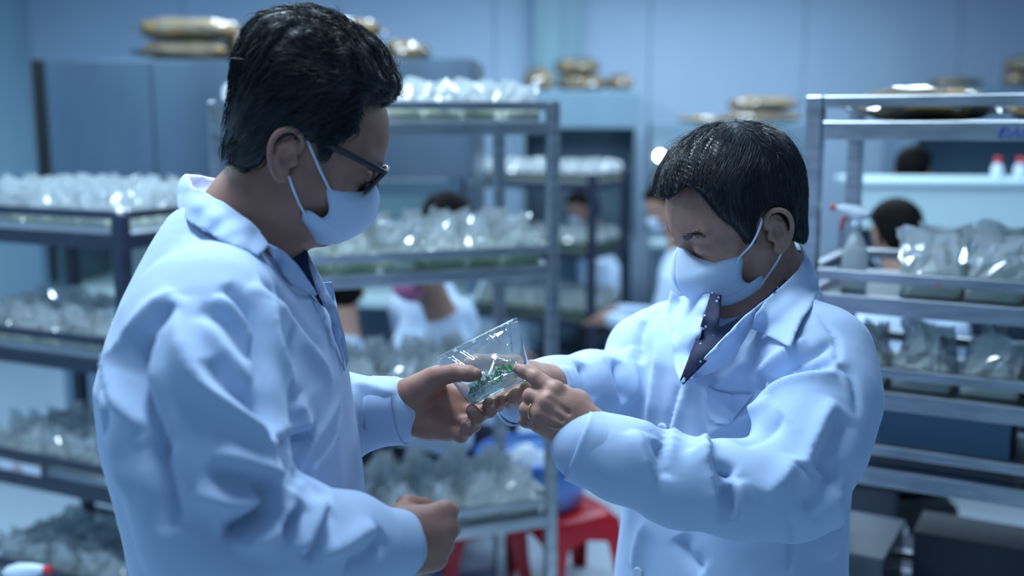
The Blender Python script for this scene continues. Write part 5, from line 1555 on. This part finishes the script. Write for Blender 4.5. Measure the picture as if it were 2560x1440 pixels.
# ------------------------------------------------------------------ red stools, blue tub
s1 = Pz(1418, 1266, 0.30)
stool(s1, 0.5, 'red plastic stool at right of the central cart, under the blue tub', M_REDP, h=0.30, w=0.13)
s2 = Pz(1195, 1252, 0.30)
stool(s2 + (0, 0.0, 0), 0.25, 'red plastic stool seen through the bottom of the central cart', M_REDP, h=0.30, w=0.13)
def tub():
    c = (s1*0.55 + s2*0.45) + np.array([0.03, 0.03, 0]); root = empty('blue_tub', (c[0], c[1], 0.302)); tag(root, 'blue plastic tub resting across the red stools behind the central cart', 'tub')
    MB().lathe([(.0001, .0), (.15, .0), (.165, .01), (.195, .17), (.19, .172), (.160, .014), (.0001, .006)], 36).build('tub_wall', M_BLUEC, root, smooth=True)
    MB().lathe([(.190, .168), (.212, .168), (.214, .178), (.208, .186), (.192, .186), (.190, .178)], 36).build('rim', M_BLUEP, root, smooth=True)
    return c
ct = tub()
def tub_sacks(c):
    for i, (dx, dy, L, lab) in enumerate(((-0.06, -0.02, .10, 'pale sack heaped in the blue tub, left one'), (0.07, 0.02, .09, 'pale sack heaped in the blue tub, right one'))):
        root = empty('pale_sack', (c[0]+dx, c[1]+dy, 0.39)); tag(root, lab, 'sack')
        S = SDF((-.16, -.14, -.08), (.16, .14, .16), 0.01); S.ell((0, 0, .02), (L, L*.85, .075), k=.01); S.ell((.03, .01, .07), (L*.5, L*.5, .05), k=.03)
        v, f = S.mesh(); v = v + vnormals(v, f)*(0.008*fbm(v, 40, i+1))[:, None]
        mesh_obj('sack_cloth', v, f, M_WHITEP, root)
tub_sacks(ct)

# ------------------------------------------------------------------ things on the right cart's lower tiers
def flat_box(name, label, x0, x1, y0, y1, z, h, m, cat, rot=RZ_R, base=None, lid=None):
    base = pr_ if base is None else base
    w = rotv((x0+x1)/2, (y0+y1)/2, rot) + base
    root = empty(name, (w[0], w[1], z), rot); tag(root, label, cat)
    a, b = (x1-x0)/2, (y1-y0)/2; t = 0.004
    bx = MB(); bx.box((-a, -b, 0), (a, b, t)); bx.box((-a, -b, t), (-a+t, b, h)); bx.box((a-t, -b, t), (a, b, h)); bx.box((-a+t, -b, t), (a-t, -b+t, h)); bx.box((-a+t, b-t, t), (a-t, b, h))
    bx.build('tray_body', m, root)
    l = MB(); l.box((-a-.003, -b-.003, h), (a+.003, b+.003, h+.012)); l.build('lid', lid or m, root, bevel=.003)
    return root
M_PALEBOX = mat('pale_blue_card', (0.30, 0.45, 0.66), 0.6)
M_SHADEBOX = mat('shade_dark_card', (0.03, 0.04, 0.06), 0.6)  # near-black colour standing for the shade low at the right
flat_box('storage_box', 'pale blue storage box on a lower shelf of the right cart', 0.12, 0.44, 0.16, 0.40, 0.862, 0.10, M_PALEBOX, 'box')
flat_box('carton', 'brown carton beside the pale blue box on the right cart', 0.47, 0.63, 0.16, 0.40, 0.862, 0.09, M_CARTON, 'box')
flat_box('storage_case', 'case darkened for shade behind the white tray low on the right cart', 0.24, 0.62, 0.24, 0.40, 0.462, 0.17, M_SHADEBOX, 'case')  # dark colour carries the shade of the low shelf
flat_box('plastic_tray', 'long white plastic tray lying before the dark case on the right cart', 0.25, 0.52, 0.06, 0.20, 0.462, 0.03, M_WHITEP, 'tray')
flat_box('storage_box', 'grey box darkened for shade low on the right cart beside the dark case', 0.04, 0.20, 0.08, 0.36, 0.462, 0.15, M_TRAYSHADE, 'box')  # box colour darkened in place of low-shelf shade
# black tablet-like case on the central cart
w = rotv(0.22, 0.10, RZ_C) + pc
root = empty('black_case', (w[0], w[1], 0.45), RZ_C); tag(root, 'black case at left end of the lowest tray of the central cart', 'case')
bb = MB(); bb.box((-.07, -.05, 0), (.07, .05, .10)); bb.build('case_body', M_GASKET, root, bevel=.012)
bb = MB(); bb.box((-.072, -.052, .10), (.072, .052, .118)); bb.build('case_lid', M_GASKET, root, bevel=.008)

# ------------------------------------------------------------------ handwriting, painted red light dot
def text(parent, body, loc, rot, size, m, name='handwriting'):
    cu = bpy.data.curves.new(name, 'FONT'); cu.body = body; cu.size = size; cu.extrude = 0.0003; cu.shear = 0.25
    t = bpy.data.objects.new(name, cu); C.objects.link(t)
    dg = bpy.context.evaluated_depsgraph_get(); me = bpy.data.meshes.new_from_object(t.evaluated_get(dg))
    bpy.data.objects.remove(t)
    me.materials.clear(); me.materials.append(m)
    o = link(bpy.data.objects.new(name, me), parent); o.location = loc; o.rotation_euler = rot
    return o
HP = math.pi/2
text(CART_R, 'ĐÀO', (0.385, 0.0025, 1.583), (HP, 0, 0), 0.030, M_INKB)
text(CART_R, '+', (0.284, 0.0025, 1.272), (HP, 0, 0), 0.020, M_INKDOT, 'red_light_dot')  # red plus drawn in place of a reflected red light dot
lbl = MB(); lbl.box((0.18, 0.010, 0.514), (0.37, 0.013, 0.545)); lbl.build('paper_label', M_TRAY, CART_L)
text(CART_L, 'CLL', (0.245, 0.0085, 0.520), (HP, 0, 0), 0.028, M_INKDOT)
text(CART_L, 'MIPT', (0.205, 0.0025, 1.276), (HP, 0, 0), 0.016, M_INKW)
# green sprig tray on the left cart
w = rotv(0.69, 0.085, RZ_L) + pl
root = empty('seedling_tray', (w[0], w[1], 0.515), RZ_L); tag(root, 'little white tray of grass-green seedlings on the left cart', 'tray')
m = MB(); m.box((-.06, -.04, 0), (.06, .04, .12)); m.build('tray_block', M_WHITEP, root, bevel=.006)
gm = MB(); rng = np.random.RandomState(2)
for i in range(160):
    x, y = rng.uniform(-.055, .055), rng.uniform(-.035, .035); d = rng.normal(size=2)*.010; L = rng.uniform(.03, .05)
    gm.tube([(x, y, .119), (x+d[0]*.4, y+d[1]*.4, .119+L*.6), (x+d[0], y+d[1], .119+L)], [.0016, .0013, .0003], 3, caps=False)
tag(gm.build('grass_blades', M_LEAF, root), kind='stuff')

# bottles with red caps and a pale box on the far bench
def bench_pt(x, y, z): w = rotv(x, y, math.radians(-6)); return (h4[0]+w[0], h4[1]+w[1], z)
for i, x in enumerate((0.60, 0.69)):
    root = empty('red_capped_bottle', bench_pt(x, .12, 1.373)); tag(root, 'bottle with a red cap on the far bench, ' + ('left of two' if i == 0 else 'right of two'), 'bottle')
    MB().lathe([(.0001, 0), (.022, 0), (.024, .004), (.024, .05), (.012, .066), (.012, .072)], 16).build('glass_body', M_WHITEP, root, smooth=True)
    MB().lathe([(.014, .068), (.014, .092), (.0001, .093)], 16).build('cap', M_REDP, root, smooth=True)
q5 = bench_pt(0.82, .15, 1.373)
root = empty('pale_box', q5, math.radians(-6)); tag(root, 'pale box on the far bench at the right edge', 'box')
m = MB(); m.box((-.07, -.06, 0), (.07, .06, .075)); m.build('box_body', M_WHITEP, root, bevel=.004)
m = MB(); m.box((-.073, -.063, .075), (.073, .063, .088)); m.build('lid', M_WHITEP, root, bevel=.004)

# two dark closed blocks added to stand for the shade at lower right
for lab, px, Y, mm, W_, H_ in (('dark crate added for the shade under the right cart, nearer one', 2480, 2.9, M_SHADEBOX, .42, .34), ('dark crate added for the shade behind the right cart', 2130, 3.4, M_SHADEBOX, .32, .5)):
    q6 = PY(px, 900, Y); root = empty('filler', (q6[0], q6[1], 0), math.radians(-20)); tag(root, lab, 'filler')
    m = MB(); m.box((-W_/2, -.18, 0), (W_/2, .18, H_)); m.build('filler_body', mm, root, bevel=.01)
    m = MB(); m.box((-W_/2-.01, -.19, H_), (W_/2+.01, .19, H_+.03)); m.build('lid', mm, root, bevel=.006)
# ------------------------------------------------------------------ people working in the background
M_SKIN_B = mat('skin_background', (0.42, 0.24, 0.18), 0.55)
M_PINK = mat('pink_mask', (0.62, 0.20, 0.42), 0.8)
M_HAIRB = mat('brown_black_hair', (0.005, 0.0035, 0.0035), 0.7, spec=0.1)
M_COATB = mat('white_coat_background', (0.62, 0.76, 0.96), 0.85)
def worker(px, py, Y, face, label, mask=None, sl=None, lean=0.10, zoff=0.0, bun=False, stool_col=None):
    """seated worker whose crown is seen at (px,py), Y metres into the room, facing angle face (degrees)"""
    cr_ = PY(px, py, Y); a = math.radians(face); f = np.array([math.cos(a), math.sin(a), 0]); l = np.array([-math.sin(a), math.cos(a), 0]); u = np.array([0, 0, 1.0])
    hc = cr_ - u*0.135
    base = np.array([hc[0], hc[1], 0]) - f*lean
    root = empty('person', tuple(base)); tag(root, label, 'person')
    fr = Frame(hc, face, 22, 0, 1.0)
    sh = hc - f*(lean*0.6) - u*0.27; hip = np.array([base[0], base[1], max(0.46, sh[2]-0.52)]) - f*0.02
    head = head_mesh(fr, [(fr.w((-.012, 0, -.02)), .055), (sh + u*.08, .058), (sh, .07)], h=0.0055)
    hands = []
    S = SDF(np.minimum(sh, hip) - 0.5, np.maximum(sh, hip) + 0.5, 0.013)
    S.chain([(sh + u*.085, .064), (sh - u*.03, .10), ((sh+hip)/2, .135), (hip, .15)], k=.05)
    S.cone(sh - l*.15 - u*.05, sh + l*.15 - u*.05, .075, .075, k=.05)
    H = SDF(sh - 0.6, sh + 0.6, 0.011)
    for s in (-1, 1):
        e = sh + l*s*.24 - u*.30 + f*.06; w_ = sh + l*s*.10 - u*.26 + f*.32
        S.chain([(sh + l*s*.19 - u*.05, .065), (e, .056), (w_, .042)], k=.03)
        H.chain([(w_ - f*.03, .028), (w_ + f*.05, .030), (w_ + f*.10 - u*.02, .018)], k=.02)
        for q in range(4): H.cone(w_ + f*.08 + l*(q-1.5)*.016, w_ + f*.14 + l*(q-1.5)*.014 - u*.03, .009, .007, k=.006)
    V, F = join_np([head, H.mesh()])
    ch = [mesh_obj('body', V, F, M_SKIN_B)]
    v, ff = S.mesh(); v = v + vnormals(v, ff)*(.006*fbm(v, 16, 2))[:, None]
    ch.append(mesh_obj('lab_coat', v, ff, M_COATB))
    out = cr([(-.080, -.060), (-.105, -.010), (-.118, .045), (-.106, .105), (-.060, .143), (-.010, .157), (.040, .150), (.078, .126), (.092, .095), (.05, .05), (.0, -.02), (-.05, -.065)], 3, closed=True)
    cut = [(.2, .086), (.074, .092), (.060, .070), (.045, .03), (.02, .0), (-.03, -.02), (-.05, -.07), (-.2, -.075), (-.2, -.4), (.2, -.4)]
    hv, hf = hair_cap(out, np.array(cut), .086, .084, h=.006)
    ch.append(mesh_obj('hair', fr.w(hv), hf, M_HAIRB))
    rc, bc = MASK_LOCAL
    mv, mf = mask_mesh(rc, bc[:, :2], bc[:, 2]*1.03, 8); mo = mesh_obj('face_mask', fr.w(mv), mf, mask or M_MASK); ch.append(mo)
    mo.modifiers.new('s', 'SOLIDIFY').thickness = .002
    T = SDF(np.array([hip[0]-.5, hip[1]-.5, 0]), np.array([hip[0]+.5, hip[1]+.5, hip[2]+.2]), .016)
    for s in (-1, 1):
        k_ = hip + f*.36 + l*s*.10; ft = np.array([k_[0], k_[1], .06])
        T.chain([(hip + l*s*.09, .085), (k_, .065), (ft, .048)], k=.03); T.cone(ft - u*.02, ft + f*.14 - u*.025, .035, .03, k=.02)
    tv, tf = T.mesh(); ch.append(mesh_obj('trousers', tv, tf, M_TROUSER))
    settle(root, ch)
    stool((base[0], base[1]), a, sl or 'stool under the ' + label, stool_col or M_REDP, h=max(.2, hip[2]-.15), w=.15)
worker(1046, 586, 3.86, 205, 'worker with a pink mask bent behind the central cart', mask=M_PINK, sl='stool under the worker in the pink mask', lean=.16, stool_col=M_BLUEP)
worker(850, 650, 4.26, 110, 'worker half hidden behind the glasses man\'s chest', lean=.14, stool_col=M_BLUEP)
worker(1112, 490, 4.26, 40, 'brown-haired worker whose crown shows above the central cart bags', lean=.12, stool_col=M_GASKET)
worker(1462, 478, 7.06, 175, 'dark-haired worker seen through the far dark cart', lean=.12, stool_col=M_GASKET)
worker(1672, 458, 5.2, 160, 'worker in white seated left of the pointing man\'s face', lean=.12, stool_col=M_GASKET)
worker(2285, 372, 5.35, 60, 'tall worker with black hair behind the right cart', lean=.12, stool_col=M_GASKET)  # stool near-black to put the shade down there into its colour
worker(2246, 508, 3.85, 95, 'small dark-haired worker low behind the right cart bags', lean=.12, stool_col=M_GASKET)  # stool colour darkened for the shade behind the right cart
